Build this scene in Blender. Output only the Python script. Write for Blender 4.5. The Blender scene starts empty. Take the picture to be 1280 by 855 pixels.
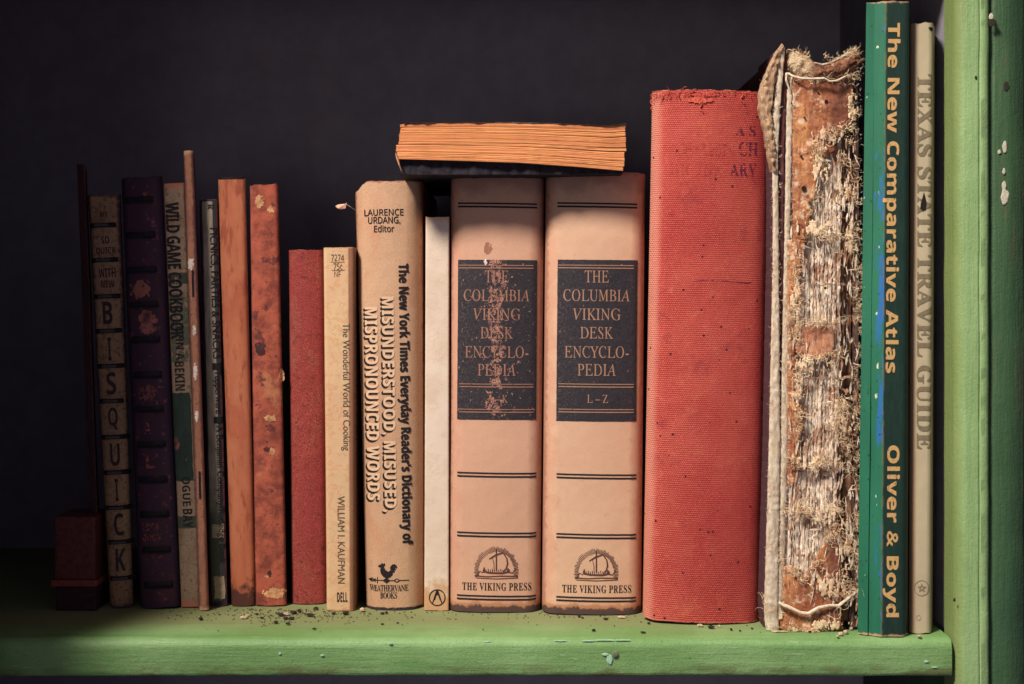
import bpy, bmesh, math, random
import numpy as np
from mathutils import Vector, noise as mn
from mathutils.geometry import tessellate_polygon
R = random.Random(7)
S = bpy.context.scene
C = S.collection
K = .0006          # metres per photo pixel per metre of distance
CZ = .1778         # eye height over the shelf top
HY = 370           # horizon row
D0 = .75           # eye to the plane of the encyclopedia spines

# ------------------------------------------------------------------ camera
cam = bpy.data.cameras.new('camera'); co = bpy.data.objects.new('camera', cam); C.objects.link(co)
co.location = (0, -D0, CZ); co.rotation_euler = (math.radians(90), 0, 0)
cam.sensor_width = 36; cam.lens = 46.875; cam.shift_y = -57.5/1280
cam.clip_start = .01; cam.clip_end = 50
cam.dof.use_dof = True; cam.dof.focus_distance = .735; cam.dof.aperture_fstop = 9
S.camera = co
# ------------------------------------------------------------------ world, lamps, exposure
w = bpy.data.worlds.new('World'); S.world = w; w.use_nodes = True
w.node_tree.nodes['Background'].inputs[0].default_value = (.62, .54, .74, 1)
w.node_tree.nodes['Background'].inputs[1].default_value = .22

def aim(o, loc, tgt):
    o.location = loc
    o.rotation_euler = (Vector(tgt)-Vector(loc)).to_track_quat('-Z', 'Y').to_euler()
l = bpy.data.lights.new('key_lamp', 'SPOT'); l.energy = 325; l.color = (1, .88, .78)
l.spot_size = math.radians(32.5); l.spot_blend = 1; l.shadow_soft_size = .19
o = bpy.data.objects.new('key_lamp', l); C.objects.link(o); aim(o, (-.80, -1.02, 1.62), (.125, 0, .10))
l = bpy.data.lights.new('low_fill_lamp', 'SPOT'); l.energy = 6; l.color = (1, .90, .82)  # added weak fill light from low in front, opens the dark gaps
l.spot_size = math.radians(40); l.spot_blend = 1; l.shadow_soft_size = .25
o = bpy.data.objects.new('low_fill_lamp', l); C.objects.link(o); aim(o, (-.30, -1.5, .12), (.12, 0, .09))
S.view_settings.view_transform = 'Standard'; S.view_settings.look = 'None'
S.view_settings.exposure = 0; S.view_settings.gamma = 1
S.render.engine = 'CYCLES'
S.cycles.max_bounces = 5; S.cycles.diffuse_bounces = 3; S.cycles.glossy_bounces = 2; S.cycles.transparent_max_bounces = 8
S.cycles.use_adaptive_sampling = True; S.cycles.adaptive_threshold = .02
S.cycles.use_denoising = True

# ------------------------------------------------------------------ helpers
def P(px, py, dist):
    return ((px-640)*K*dist, dist-D0, CZ+(HY-py)*K*dist)
def dist_of(yb): return CZ/((yb-HY)*K)
def empty(name, loc=(0, 0, 0), rot=(0, 0, 0), parent=None):
    o = bpy.data.objects.new(name, None); C.objects.link(o); o.location = loc; o.rotation_euler = rot
    o.empty_display_size = .02
    if parent: o.parent = parent
    return o
def tag(o, label, cat, group=None):
    o['label'] = label; o['category'] = cat
    if group: o['group'] = group
    return o
def mk(name, V, F, mat, parent=None, smooth=False, loc=None):
    me = bpy.data.meshes.new(name); me.from_pydata([tuple(map(float, v)) for v in V], [], [tuple(int(i) for i in f) for f in F])
    me.validate(); me.update()
    if smooth: me.shade_smooth()
    if mat: me.materials.append(mat)
    o = bpy.data.objects.new(name, me); C.objects.link(o)
    if parent: o.parent = parent
    if loc: o.location = loc
    return o
def nz(x, y, z=0.0, f=1.0): return mn.noise(Vector((x*f, y*f, z*f)))
def fb(x, y, z=0.0, f=1.0): return mn.fractal(Vector((x*f, y*f, z*f)), 1.0, 2.0, 4)
def box(x0, x1, y0, y1, z0, z1):
    V = [(x, y, z) for z in (z0, z1) for y in (y0, y1) for x in (x0, x1)]
    F = [(0, 2, 3, 1), (4, 5, 7, 6), (0, 1, 5, 4), (2, 6, 7, 3), (0, 4, 6, 2), (1, 3, 7, 5)]
    return V, F
class MB:
    def __init__(s): s.V = []; s.F = []
    def add(s, V, F):
        n = len(s.V); s.V += list(V); s.F += [tuple(i+n for i in f) for f in F]
    def box(s, *a): s.add(*box(*a))
    def build(s, name, mat, parent=None, smooth=False): return mk(name, s.V, s.F, mat, parent, smooth)
def tube(mb, pts, r, n=5, caps=True):
    pts = [Vector(p) for p in pts]; m = len(pts); V = []; F = []
    for i, p in enumerate(pts):
        t = (pts[min(i+1, m-1)]-pts[max(i-1, 0)])
        t = t.normalized() if t.length > 1e-9 else Vector((0, 0, 1))
        a = t.cross(Vector((.13, .97, .21))).normalized(); b = t.cross(a)
        rr = r[i] if hasattr(r, '__len__') else r
        for k in range(n):
            an = 2*math.pi*k/n; V.append(p+(a*math.cos(an)+b*math.sin(an))*rr)
    for i in range(m-1):
        for k in range(n):
            F.append((i*n+k, i*n+(k+1) % n, (i+1)*n+(k+1) % n, (i+1)*n+k))
    if caps: F.append(tuple(range(n))[::-1]); F.append(tuple((m-1)*n+k for k in range(n)))
    mb.add(V, F)

# ------------------------------------------------------------------ materials
def srgb(r, g, b):
    f = lambda c: (c/12.92 if c <= .04045 else ((c+.055)/1.055)**2.4)
    return tuple(f(v/255) for v in (r, g, b))
class G:
    def __init__(s, name, rough=.75, spec=.3):
        s.m = bpy.data.materials.new(name); s.m.use_nodes = True; s.t = s.m.node_tree
        s.b = s.t.nodes['Principled BSDF']; s.b.inputs['Roughness'].default_value = rough
        s.b.inputs['Specular IOR Level'].default_value = spec
        s.tc = s.t.nodes.new('ShaderNodeTexCoord'); s.obj = s.tc.outputs['Object']
        sp = s.t.nodes.new('ShaderNodeSeparateXYZ'); s.t.links.new(s.obj, sp.inputs[0])
        s.x, s.y, s.z = sp.outputs; s.h = []
    def set(s, inp, v):
        if isinstance(v, (int, float)): inp.default_value = v
        elif isinstance(v, tuple): inp.default_value = v if len(v) == 4 else v+(1,)
        else: s.t.links.new(v, inp)
    def op(s, o, a, b=0.0, c=0.0, clamp=False):
        n = s.t.nodes.new('ShaderNodeMath'); n.operation = o; n.use_clamp = clamp
        s.set(n.inputs[0], a); s.set(n.inputs[1], b)
        if o in ('MULTIPLY_ADD', 'SMOOTH_MIN', 'COMPARE'): s.set(n.inputs[2], c)
        return n.outputs[0]
    def vec(s, st=(1, 1, 1), off=(0, 0, 0)):
        n = s.t.nodes.new('ShaderNodeMapping'); s.t.links.new(s.obj, n.inputs[0])
        n.inputs['Scale'].default_value = st; n.inputs['Location'].default_value = off
        return n.outputs[0]
    def noise(s, sc, det=3, ro=.55, st=(1, 1, 1), seed=0, dist=0):
        n = s.t.nodes.new('ShaderNodeTexNoise'); n.inputs['Scale'].default_value = sc
        n.inputs['Detail'].default_value = det; n.inputs['Roughness'].default_value = ro; n.inputs['Distortion'].default_value = dist
        s.t.links.new(s.vec(st, (seed*1.37, seed*.71, seed*.53)), n.inputs['Vector'])
        return n.outputs[0]
    def vor(s, sc, st=(1, 1, 1), seed=0):
        n = s.t.nodes.new('ShaderNodeTexVoronoi'); n.inputs['Scale'].default_value = sc
        s.t.links.new(s.vec(st, (seed*.37, seed*.71, seed*.53)), n.inputs['Vector'])
        return n.outputs['Distance']
    def sm(s, v, lo, hi):
        n = s.t.nodes.new('ShaderNodeMapRange'); n.interpolation_type = 'SMOOTHSTEP'
        s.set(n.inputs[0], v)
        if lo < hi:
            n.inputs[1].default_value = lo; n.inputs[2].default_value = hi
        else:
            n.inputs[1].default_value = hi; n.inputs[2].default_value = lo; n.inputs[3].default_value = 1; n.inputs[4].default_value = 0
        return n.outputs[0]
    def mix(s, f, a, b):
        n = s.t.nodes.new('ShaderNodeMix'); n.data_type = 'RGBA'
        s.set(n.inputs[0], f); s.set(n.inputs[6], a); s.set(n.inputs[7], b)
        return n.outputs[2]
    def mul(s, a, b): return s.op('MULTIPLY', a, b)
    def edge(s, w, z0, z1, width, jit=.6, sc=250, seed=3, side=True, ends=True):
        """mask for wear and painted edge shade, hugging the outer edges of a face w wide, from z0 to z1"""
        n = s.noise(sc, 4, .65, seed=seed)
        d = None
        if side: d = s.op('SUBTRACT', w/2, s.op('ABSOLUTE', s.x))
        if ends:
            for e in (s.op('SUBTRACT', s.z, z0), s.op('SUBTRACT', z1, s.z)):
                d = e if d is None else s.op('MINIMUM', d, e)
        d = s.op('ADD', d, s.mul(s.op('SUBTRACT', n, .5), width*jit*4))
        return s.sm(d, width, width*.35)
    def fin(s, col, rough=None, hs=(), bump=1.0, dist=.0003, alpha=None):
        s.set(s.b.inputs['Base Color'], col)
        if rough is not None: s.set(s.b.inputs['Roughness'], rough)
        h = None
        for v, k in hs:
            t = s.mul(v, k); h = t if h is None else s.op('ADD', h, t)
        if h is not None:
            n = s.t.nodes.new('ShaderNodeBump'); n.inputs['Strength'].default_value = bump; n.inputs['Distance'].default_value = dist
            s.t.links.new(h, n.inputs['Height']); s.t.links.new(n.outputs[0], s.b.inputs['Normal'])
        if alpha is not None: s.set(s.b.inputs['Alpha'], alpha)
        return s.m

def spine_mat(name, w, h, base, base2, big=30, stain=None, stain_amt=.5, stain_sc=60, fox=None, fox_sc=300, fox_t=.72, edge=None, ew=.0012,
              rough=.8, bump=.5, ends=None, ends_w=.003, fib=1, side=None, seed=1, spec=.25, grain=.12, st=(1, 1, .35)):
    g = G(name, rough, spec)
    n1 = g.noise(big, 4, .6, st=st, seed=seed); col = g.mix(g.sm(n1, .35, .65), base, base2)
    if stain:
        n2 = g.noise(stain_sc, 5, .65, st=st, seed=seed+4, dist=.6)
        col = g.mix(g.mul(g.sm(n2, .5, .68), stain_amt), col, stain)
    if fox:
        n3 = g.noise(fox_sc, 3, .6, seed=seed+8); col = g.mix(g.mul(g.sm(n3, fox_t-.06, fox_t+.03), .8), col, fox)
    gr = g.noise(2200, 3, .7, seed=seed+2)
    col = g.mix(g.mul(g.sm(gr, .62, .36), grain*2.5), col, tuple(c*.45 for c in base))
    hs = [(gr, .35), (g.noise(500, 4, .6, seed=seed+5), .5), (g.noise(90, 3, seed=seed+6), 1.2)]
    if edge:
        m = g.edge(w, 0, h, ew, seed=seed+3); col = g.mix(g.mul(m, .85), col, edge); hs.append((m, -.35))
    if ends:
        m2 = g.edge(w, 0, h, ends_w, sc=140, jit=.5, seed=seed+11, side=False); col = g.mix(g.mul(m2, .9), col, ends); hs.append((m2, -.5))
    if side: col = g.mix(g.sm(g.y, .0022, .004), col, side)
    return g.fin(col, None, hs, bump)
def plain(name, base, rough=.8, sc=600, var=.25, bump=.4, spec=.25):
    g = G(name, rough, spec); n = g.noise(sc, 4, .65)
    return g.fin(g.mix(g.sm(n, .3, .7), tuple(c*(1-var) for c in base), tuple(min(1, c*(1+var)) for c in base)), None, [(n, 1)], bump)
def ink(name, col, wear=.5, sc=700, rough=.7, amt=1.0, zc=None, spec=.2, st=(1, 1, 1), seed=0):
    """printed ink: flat colour worn through by a fine noise"""
    g = G(name, rough, spec); n = g.noise(sc, 5, .7, st=st, seed=seed); n2 = g.noise(130, 3, .6, seed=5+seed)
    v = g.op('ADD', g.mul(n, .7), g.mul(n2, .3))
    a = g.mul(g.sm(v, wear-.06, wear+.03), amt) if wear > 0 else amt
    return g.fin(g.mix(g.sm(n, .3, .7), col, tuple(c*1.3+.004 for c in col)), alpha=a)
def pages_mat(name, base, dark, axis='x', sc=2600, rough=.85):
    g = G(name, rough, .2)
    st = (1, .03, .03) if axis == 'x' else (.03, .03, 1)
    n = g.noise(sc, 3, .7, st=st); n2 = g.noise(sc*.22, 3, .6, st=st, seed=4); n3 = g.noise(90, 4, .6, seed=2)
    col = g.mix(g.sm(n, .38, .58), dark, base); col = g.mix(g.mul(g.sm(n2, .52, .4), .6), col, dark)
    col = g.mix(g.mul(g.sm(n3, .5, .7), .35), col, tuple(c*.6 for c in base))
    return g.fin(col, None, [(n, 1), (n2, 1.4)], .8)

def refine(V2, F, lim):
    """split long edges of flat print so that it follows a curved spine"""
    V2 = [tuple(v) for v in V2]
    if not any(math.dist(V2[f[i-1]], V2[f[i]]) > lim*1.6 for f in F for i in range(len(f))): return V2, F
    bm = bmesh.new(); vs = [bm.verts.new((a, b, 0)) for a, b in V2]
    for f in F:
        try: bm.faces.new([vs[i] for i in f])
        except ValueError: pass
    bmesh.ops.triangulate(bm, faces=[f for f in bm.faces if len(f.verts) > 3])
    for _ in range(6):
        es = [e for e in bm.edges if e.calc_length() > lim]
        if not es: break
        bmesh.ops.subdivide_edges(bm, edges=es, cuts=1); bmesh.ops.triangulate(bm, faces=[f for f in bm.faces if len(f.verts) > 3])
    bm.verts.index_update(); out = [(v.co.x, v.co.y) for v in bm.verts]; FF = [tuple(v.index for v in f.verts) for f in bm.faces]; bm.free()
    return out, FF

# ------------------------------------------------------------------ a book standing on the shelf
PAGES = pages_mat('page_edges', (.50, .34, .2), (.2, .11, .06))
class Book:
    """outline in photo pixels turned into real width, height, lean and distance"""
    def __init__(s, name, label, cat, tl, tr, ty, bl, br, by, depth=.14, bulge=.0, r=.0012, group=None, amp=.00018, rag=.0004, t=.0008, z0=0.0, chip=None, ck=None):
        s.d = dist_of(by) if z0 == 0 else z0; s.k = K*s.d
        s.wb = (br-bl)*s.k; s.wt = (tr-tl)*s.k; s.w = max(s.wb, s.wt)
        zt = CZ+(HY-ty)*s.k
        dx = ((tl+tr)/2-(bl+br)/2)*s.k; s.lean = math.atan2(dx, zt); s.h = math.hypot(dx, zt)
        s.x0 = ((bl+br)/2-640)*s.k; s.depth = depth; s.bulge = bulge; s.r = r; s.amp = amp; s.rag = rag; s.t = t; s.chip = chip
        s.ck = ck if ck is not None else (.95*s.x0/s.d if (br < 420 or bl > 780) else 0)
        s.seed = R.random()*50
        s.root = empty(name, (s.x0, s.d-D0, abs(math.sin(s.lean))*s.wb/2+.0002), (0, s.lean, 0)); tag(s.root, label, cat, group)
    def ws(s, z): return s.wb+(s.wt-s.wb)*max(0, min(1, z/s.h))
    def surf(s, x, z):
        W = s.ws(z)/2; r = min(s.r, W*.9); ax = min(abs(x), W); e = W-r
        y = -s.bulge*(1-(ax/max(W, 1e-6))**2)
        if ax > e: y += r-math.sqrt(max(0, r*r-(ax-e)**2))
        return y+s.amp*(nz(x, z, s.seed, 60)+.5*nz(x, z, s.seed+9, 240))+s.bend(z)
    def bend(s, z): return .0006*nz(0, z, s.seed, 14)
    def loc(s, px, py):
        X = (px-640)*s.k-s.x0; Z = CZ+(HY-py)*s.k-s.root.location.z
        c, n = math.cos(s.lean), math.sin(s.lean)
        return X*c-Z*n, X*n+Z*c
    def cover(s, mat, name='cover', nf=36, dz=.0016, inner=None):
        N = int(s.h/dz); rows = []
        for j in range(N+1):
            z = s.h*j/N; W = s.ws(z)/2; row = []
            r = min(s.r, W*.9)
            us = []
            us += [('L', q) for q in (1, .6, .3, .12, .04)]
            e = W-r
            xs = [-W+r*(1-math.cos(a)) for a in np.linspace(0, math.pi/2, 5)] if r > 0 else [-W]
            xs += list(np.linspace(-e, e, nf)[1:-1]) + [-v for v in xs[::-1]]
            pts = [(-W, r+q*(s.depth-r)) for _, q in us]+[(x, None) for x in xs]+[(W, r+q*(s.depth-r)) for _, q in us[::-1]]
            for x, y in pts:
                zz = z
                if j == N: zz -= s.rag*(1+fb(x, 3, s.seed, 220))+s.rag*.8*abs(nz(x, 1, s.seed, 900))
                if j == 0: zz += s.rag*.6*(1+fb(x, 7, s.seed, 220))
                if s.chip and j > N-14:
                    zz = s.chip(x, zz, W)
                if y is None: yy = s.surf(x, z)
                else: yy = y+s.bend(z)
                if y is not None: x += s.ck*y
                row.append((x, yy, zz))
            rows.append(row)
        M = len(rows[0]); A = np.array(rows)
        # inner shell
        d = np.zeros_like(A[:, :, :2]); d[:, 1:-1] = A[:, 2:, :2]-A[:, :-2, :2]; d[:, 0] = A[:, 1, :2]-A[:, 0, :2]; d[:, -1] = A[:, -1, :2]-A[:, -2, :2]
        ln = np.linalg.norm(d, axis=2, keepdims=True)+1e-9; d /= ln
        nrm = np.stack([-d[:, :, 1], d[:, :, 0]], axis=2)     # points inwards
        B = A.copy(); B[:, :, :2] += nrm*s.t
        V = list(A.reshape(-1, 3))+list(B.reshape(-1, 3)); F = []; q = (N+1)*M
        for j in range(N):
            for i in range(M-1):
                a = j*M+i; F.append((a, a+1, a+M+1, a+M)); F.append((q+a, q+a+M, q+a+M+1, q+a+1))
        for i in range(M-1):
            F.append((i, q+i, q+i+1, i+1)); a = N*M+i; F.append((a, a+1, q+a+1, q+a))
        for j in range(N):
            a = j*M; F.append((a, a+M, q+a+M, q+a)); a = j*M+M-1; F.append((a, q+a, q+a+M, a+M))
        o = mk(name, V, F, mat, s.root, True)
        m = o.modifiers.new('split', 'EDGE_SPLIT'); m.split_angle = math.radians(50)
        return o
    def pages(s, gap=.0, mat=None, drop=.0004):
        W = min(s.wb, s.wt)/2-s.t-.00015; mb = MB(); mb.box(-W, W, max(s.r, .001)+s.t, s.depth-.002, gap+.0003, s.h-gap-drop-s.rag*2); mb.V = [(x+s.ck*y, y, z) for x, y, z in mb.V]
        return mb.build('page_block', mat or PAGES, s.root)
    def put(s, V2, F, mat, name, off=.00012, parent=None):
        """flat print laid on the spine; V2 in local (x,z)"""
        V2, F = refine(V2, F, .0011)
        V = [(x, s.surf(x, z)-off, z) for x, z in V2]
        return mk(name, V, F, mat, parent or s.root)
    def rect(s, px0, py0, px1, py1, mat, name, off=.00012, nx=14, nzz=None, rough=0, slant=0):
        """px box -> strip following the lean"""
        cx, cy = (px0+px1)/2, (py0+py1)/2; x, z = s.loc(cx, cy); hw, hh = (px1-px0)/2*s.k, (py1-py0)/2*s.k
        nzz = nzz or max(1, int(2*hh/.004)); V = []; F = []
        for j in range(nzz+1):
            for i in range(nx+1):
                xx = x-hw+2*hw*i/nx; zz = z-hh+2*hh*j/nzz+slant*(xx-x)
                if rough:
                    if i in (0, nx): xx += rough*fb(zz, x, s.seed, 500)
                    if j in (0, nzz): zz += rough*fb(xx, z, s.seed, 500)
                V.append((xx, zz))
        for j in range(nzz):
            for i in range(nx): a = j*(nx+1)+i; F.append((a, a+1, a+nx+2, a+nx+1))
        return s.put(V, F, mat, name, off)
    def text(s, body, box, mat, style=None, vert=False, name='lettering', off=.0002, grow=0.0, shear=0.0, sp=1.0, dx=0, dz=0):
        fat = grow; V, F = glyphs(body, style, 0 if style in ('bold', 'serif') or grow > .008 else grow, shear, sp)
        x0, y0 = V.min(0); x1, y1 = V.max(0)
        px0, py0, px1, py1 = box; x, z = s.loc((px0+px1)/2, (py0+py1)/2); W, H = (px1-px0)*s.k, (py1-py0)*s.k
        u = (V[:, 0]-(x0+x1)/2)/(x1-x0); v = (V[:, 1]-(y0+y1)/2)/(y1-y0)
        if vert: P2 = np.stack([x+v*W+dx, z-u*H+dz], 1)
        else: P2 = np.stack([x+u*W+dx, z+v*H+dz], 1)
        if fat > .008 and style != 'ital' or style in ('bold', 'serif') and fat > 0:
            # heavier weight: the same letter laid down again a hair to either side, each a hair higher
            h = (P2.max(0)-P2.min(0)).min()*fat*1.3; VV = []; FF = []
            for m, (a, c) in enumerate(((h, 0), (-h, 0), (0, h), (0, -h))):
                q, f_ = refine(P2+np.array([a, c]), F, .0011); n0 = len(VV); VV += [(x_, s.surf(x_, z_)-off-.00001*m, z_) for x_, z_ in q]; FF += [tuple(i+n0 for i in t) for t in f_]
            o = mk(name, VV, FF, mat, s.root)
            return o
        return s.put(P2, F, mat, name, off)
    def strokes(s, lines, wpx, mat, name, off=.00015):
        """ribbons along px polylines"""
        V = []; F = []
        for ln in lines:
            p = [Vector(s.loc(*q[:2])) for q in ln]; n0 = len(V)
            for i, q in enumerate(p):
                t = (p[min(i+1, len(p)-1)]-p[max(i-1, 0)]).normalized(); n = Vector((-t.y, t.x))
                ww = (ln[i][2] if len(ln[i]) > 2 else wpx)*s.k/2
                V += [tuple(q+n*ww), tuple(q-n*ww)]
            for i in range(len(p)-1): a = n0+2*i; F.append((a, a+1, a+3, a+2))
        return s.put(V, F, mat, name, off)
    def poly(s, polys, mat, name, off=.00015):
        V = []; F = []
        for pl in polys:
            p = [s.loc(*q) for q in pl]; n0 = len(V); V += p
            F += [tuple(i+n0 for i in t) for t in tessellate_polygon([[Vector((a, b, 0)) for a, b in p]])]
        return s.put(V, F, mat, name, off)

STY = {'serif': (0x1D400, 0x1D41A, 0x1D7CE), 'bold': (0x1D5D4, 0x1D5EE, 0x1D7EC), 'sans': (0x1D5A0, 0x1D5BA, 0x1D7E2), 'type': (0x1D670, 0x1D68A, 0x1D7F6), 'ital': (0x1D434, 0x1D44E, None)}
def glyphs(body, style, grow, shear, sp):
    if style:
        up, lo, dg = STY[style]; r = ''
        for c in body:
            if 'A' <= c <= 'Z': r += chr(up+ord(c)-65)
            elif c == 'h' and style == 'ital': r += '\u210e'
            elif 'a' <= c <= 'z': r += chr(lo+ord(c)-97)
            elif c.isdigit() and dg: r += chr(dg+ord(c)-48)
            else: r += c
        body = r
    cu = bpy.data.curves.new('t', 'FONT'); cu.body = body; cu.offset = grow; cu.shear = shear; cu.space_character = sp; cu.align_x = 'CENTER'; cu.resolution_u = 4
    ob = bpy.data.objects.new('t', cu); C.objects.link(ob)
    dg = bpy.context.evaluated_depsgraph_get(); me = bpy.data.meshes.new_from_object(ob.evaluated_get(dg))
    V = np.array([v.co[:2] for v in me.vertices]); F = [tuple(p.vertices) for p in me.polygons]
    bpy.data.objects.remove(ob); bpy.data.curves.remove(cu); bpy.data.meshes.remove(me)
    return V, F

# ================================================================== setting
SD = dist_of(799)      # front edge of the shelf
YF = SD-D0
def paint_green(name, grimy=0.0, along='x'):
    g = G(name, .5, .4)
    st = (.06, 1, 1) if along == 'x' else (1, 1, .06)
    b = g.noise(420, 4, .6, st=st, seed=1); b2 = g.noise(95, 5, .7, st=st, seed=6); n = g.noise(14, 4, .6, seed=2)
    col = g.mix(g.sm(n, .35, .65), (.205, .365, .14), (.14, .28, .09)); gr = g.noise(1100, 4, .75, seed=41); col = g.mix(g.mul(g.sm(gr, .46, .34), .45), col, (.07, .15, .04))
    col = g.mix(g.mul(g.sm(b2, .52, .72), .55), col, (.075, .20, .05))
    sp = g.noise(700, 4, .7, seed=9); col = g.mix(g.mul(g.sm(sp, .62, .70), .6), col, (.04, .06, .02))
    sp2 = g.noise(700, 3, .6, seed=12, st=st); col = g.mix(g.mul(g.sm(sp2, .68, .74), .7), col, (.45, .6, .36))
    rough = .5
    if along == 'x':
        # settled dust further in, towards the spines
        dn = g.noise(120, 5, .65, seed=3); d = g.op('ADD', g.y, g.mul(g.op('SUBTRACT', dn, .5), .022))
        m = g.sm(d, YF+.010, YF+.042); col = g.mix(g.mul(m, .72), col, (.20, .185, .085)); rough = g.op('MULTIPLY_ADD', m, .35, .5)
        grit = g.noise(1500, 3, .7, seed=15); col = g.mix(g.mul(g.mul(g.sm(grit, .6, .68), m), .7), col, (.05, .04, .02))
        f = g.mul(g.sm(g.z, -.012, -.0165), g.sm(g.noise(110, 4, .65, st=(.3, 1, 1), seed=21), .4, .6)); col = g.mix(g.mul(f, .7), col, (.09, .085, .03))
    else:
        gz = g.noise(60, 5, .65, st=(1, 1, .2), seed=31)
        m = g.sm(g.op('ADD', g.x, g.mul(g.op('SUBTRACT', gz, .5), .009)), .006, .000); col = g.mix(.35, col, (.40, .55, .26)); col = g.mix(g.mul(m, .55), col, (.16, .18, .04)); wr = g.noise(38, 5, .7, st=(1, 1, .3), seed=55); col = g.mix(g.mul(g.sm(wr, .56, .7), .35), col, (.13, .20, .05))  # post brightened; left edge olive, its turned-away shade put into the colour
    if grimy:
        gn = g.noise(40, 5, .65, st=(1, 1, .1), seed=22); col = g.mix(g.sm(gn, .25, .75), (.03, .08, .04), (.06, .13, .05))
        g2 = g.noise(120, 4, .65, st=(1, 1, .12), seed=24); col = g.mix(g.mul(g.sm(g2, .55, .7), .6), col, (.10, .09, .05))
    return g.fin(col, rough, [(b, .7), (b2, 1.5), (g.noise(900, 4, .7, seed=8), .8), (g.noise(300, 4, .6, seed=28), .9), (sp2, .7)], .75, .0004)
GREEN = paint_green('shelf_green_paint'); GREENV = paint_green('post_green_paint', along='z'); GRIMY = paint_green('grimy_green_paint', 1, 'z')
WALLM = plain('dull_purple_wall', (.36, .345, .40), .95, 60, .08, .2)
DARK = plain('dark_stained_board', (.055, .048, .07), .9, 60, .2, .3)

# shelf: rounded front edge profile swept along x with hand-painted waviness
def sweep_x(prof, x0, x1, nx, amp):
    V = []; F = []; M = len(prof)
    for i in range(nx+1):
        x = x0+(x1-x0)*i/nx
        for j, (y, z) in enumerate(prof):
            fr = 1 if y < YF+.03 else 0
            a = amp*fr; V.append((x, y+a*fb(x, z, 2.2, 40), z+a*.8*fb(x, y, 7.7, 40)))
    for i in range(nx):
        for j in range(M): F.append((i*M+j, i*M+(j+1) % M, (i+1)*M+(j+1) % M, (i+1)*M+j))
    F.append(tuple(range(M))); F.append(tuple(nx*M+j for j in range(M))[::-1])
    return V, F
th = 47*K*SD; r = .0052
prof = [(.19, 0), (YF+.06, 0)]+[(y, 0) for y in (YF+.045, YF+.03, YF+.018, YF+.010)]
prof += [(YF+r-r*math.sin(a), -r+r*math.cos(a)) for a in np.linspace(0, math.pi/2, 8)]
prof += [(YF, -z) for z in (.008, .011, .014, th-.0025)]+[(YF+.002-.002*math.cos(a), -th+.002-.002*math.sin(a)) for a in np.linspace(0, math.pi/2, 4)[1:]]+[(.19, -th)]
XR = (1190-640)*K*SD
V, F = sweep_x(prof, -.60, XR, 520, .00035)
V = [(x, y, z if abs(z) > 1e-7 or y > YF+.04 else z) for x, y, z in V]
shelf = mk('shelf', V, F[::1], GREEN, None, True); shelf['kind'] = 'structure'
m = shelf.modifiers.new('split', 'EDGE_SPLIT'); m.split_angle = math.radians(60)
shelf['label'] = 'green painted wooden shelf board with a rounded dusty front edge'
# fix winding with normals recalculated once at the end for the big sweeps
back = mk('back_wall', *box(-.60, .42, .19, .205, -.25, .70), WALLM); back['kind'] = 'structure'
lw = mk('added_left_shade_wall', *box(-.39, -.37, YF, .1895, -.25, .67), WALLM); lw['kind'] = 'structure'  # unseen side wall, added to keep the left end dark
side = mk('left_light_blocker', *box(-.40, -.276, -.15, YF-.0005, -.25, .62), DARK); side['kind'] = 'structure'  # unseen upright added to throw the left end into shade
upper = mk('top_light_blocker', *box(-.60, .42, YF+.002, YF+.02, .362, .70), DARK); upper['kind'] = 'structure'  # unseen board added to block light from the top and the interior
top = mk('cabinet_top', *box(-.60, .42, YF+.0205, .1895, .68, .70), DARK); top['kind'] = 'structure'
low = mk('lower_shelf_edge', *box(-.60, XR, YF+.012, .189, -.22, -.2), DARK); low['kind'] = 'structure'

# side post: front stile with rounded edges, then a lower grimy strip and a dark outer board
def col_z(prof, z0, z1, nz_, amp, x0, seed):
    V = []; F = []; M = len(prof)
    for i in range(nz_+1):
        z = z0+(z1-z0)*i/nz_
        for (x, y) in prof:
            a = amp if y < YF+.04 else 0
            V.append((x+a*fb(z, x, seed, 25), y+a*fb(x, z, seed+5, 45), z))
    for i in range(nz_):
        for j in range(M): F.append((i*M+j, (i+1)*M+j, (i+1)*M+(j+1) % M, i*M+(j+1) % M))
    F.append(tuple(range(M))); F.append(tuple(nz_*M+j for j in range(M))[::-1])
    return V, F
PD = SD-.0015; PY = PD-D0
XL, XM = (1196-640)*K*PD, (1238-640)*K*PD
ra, rb = .006, .003; Wp = XM-XL
prof = [(0, PY+.020)]+[(0, PY+ra)]+[(ra-ra*math.cos(a), PY+ra-ra*math.sin(a)) for a in np.linspace(0, math.pi/2, 9)[1:]]
prof += [(Wp*.6, PY-.0003), (Wp-rb-.0032, PY-.0004), (Wp-rb-.0026, PY+.0003), (Wp-rb-.002, PY-.0004)]+[(Wp-rb+rb*math.sin(a), PY+rb-rb*math.cos(a)) for a in np.linspace(0, math.pi/2, 6)[1:]]+[(Wp, PY+.02)]
post = mk('side_post', *col_z(prof, -.25, .62, 300, .0003, 0, 3), GREENV, None, True, (XL, 0, 0)); post['kind'] = 'structure'
m = post.modifiers.new('split', 'EDGE_SPLIT'); m.split_angle = math.radians(60)
XO = (1276-640)*K*(PD+.012)
strip = mk('recessed_strip', *col_z([(0, .19), (0, PY+.0045), (.004, PY+.0032), (.008, PY+.0038), (.0105, PY+.0032), (.0125, PY+.0042), (XO-XM-.002, PY+.0045), (XO-XM, PY+.008), (XO-XM, .19)], -.25, .62, 200, .0005, 0, 8), GRIMY, None, True, (XM+.0003, 0, 0))
strip['kind'] = 'structure'
rw = mk('right_wall', *box(XL+.0012, XL+.02, PY+.0205,   .1895, .0003, .67), plain('inner_side_paint', (.26, .25, .29), .9, 60, .12)); rw['kind'] = 'structure'
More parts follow.
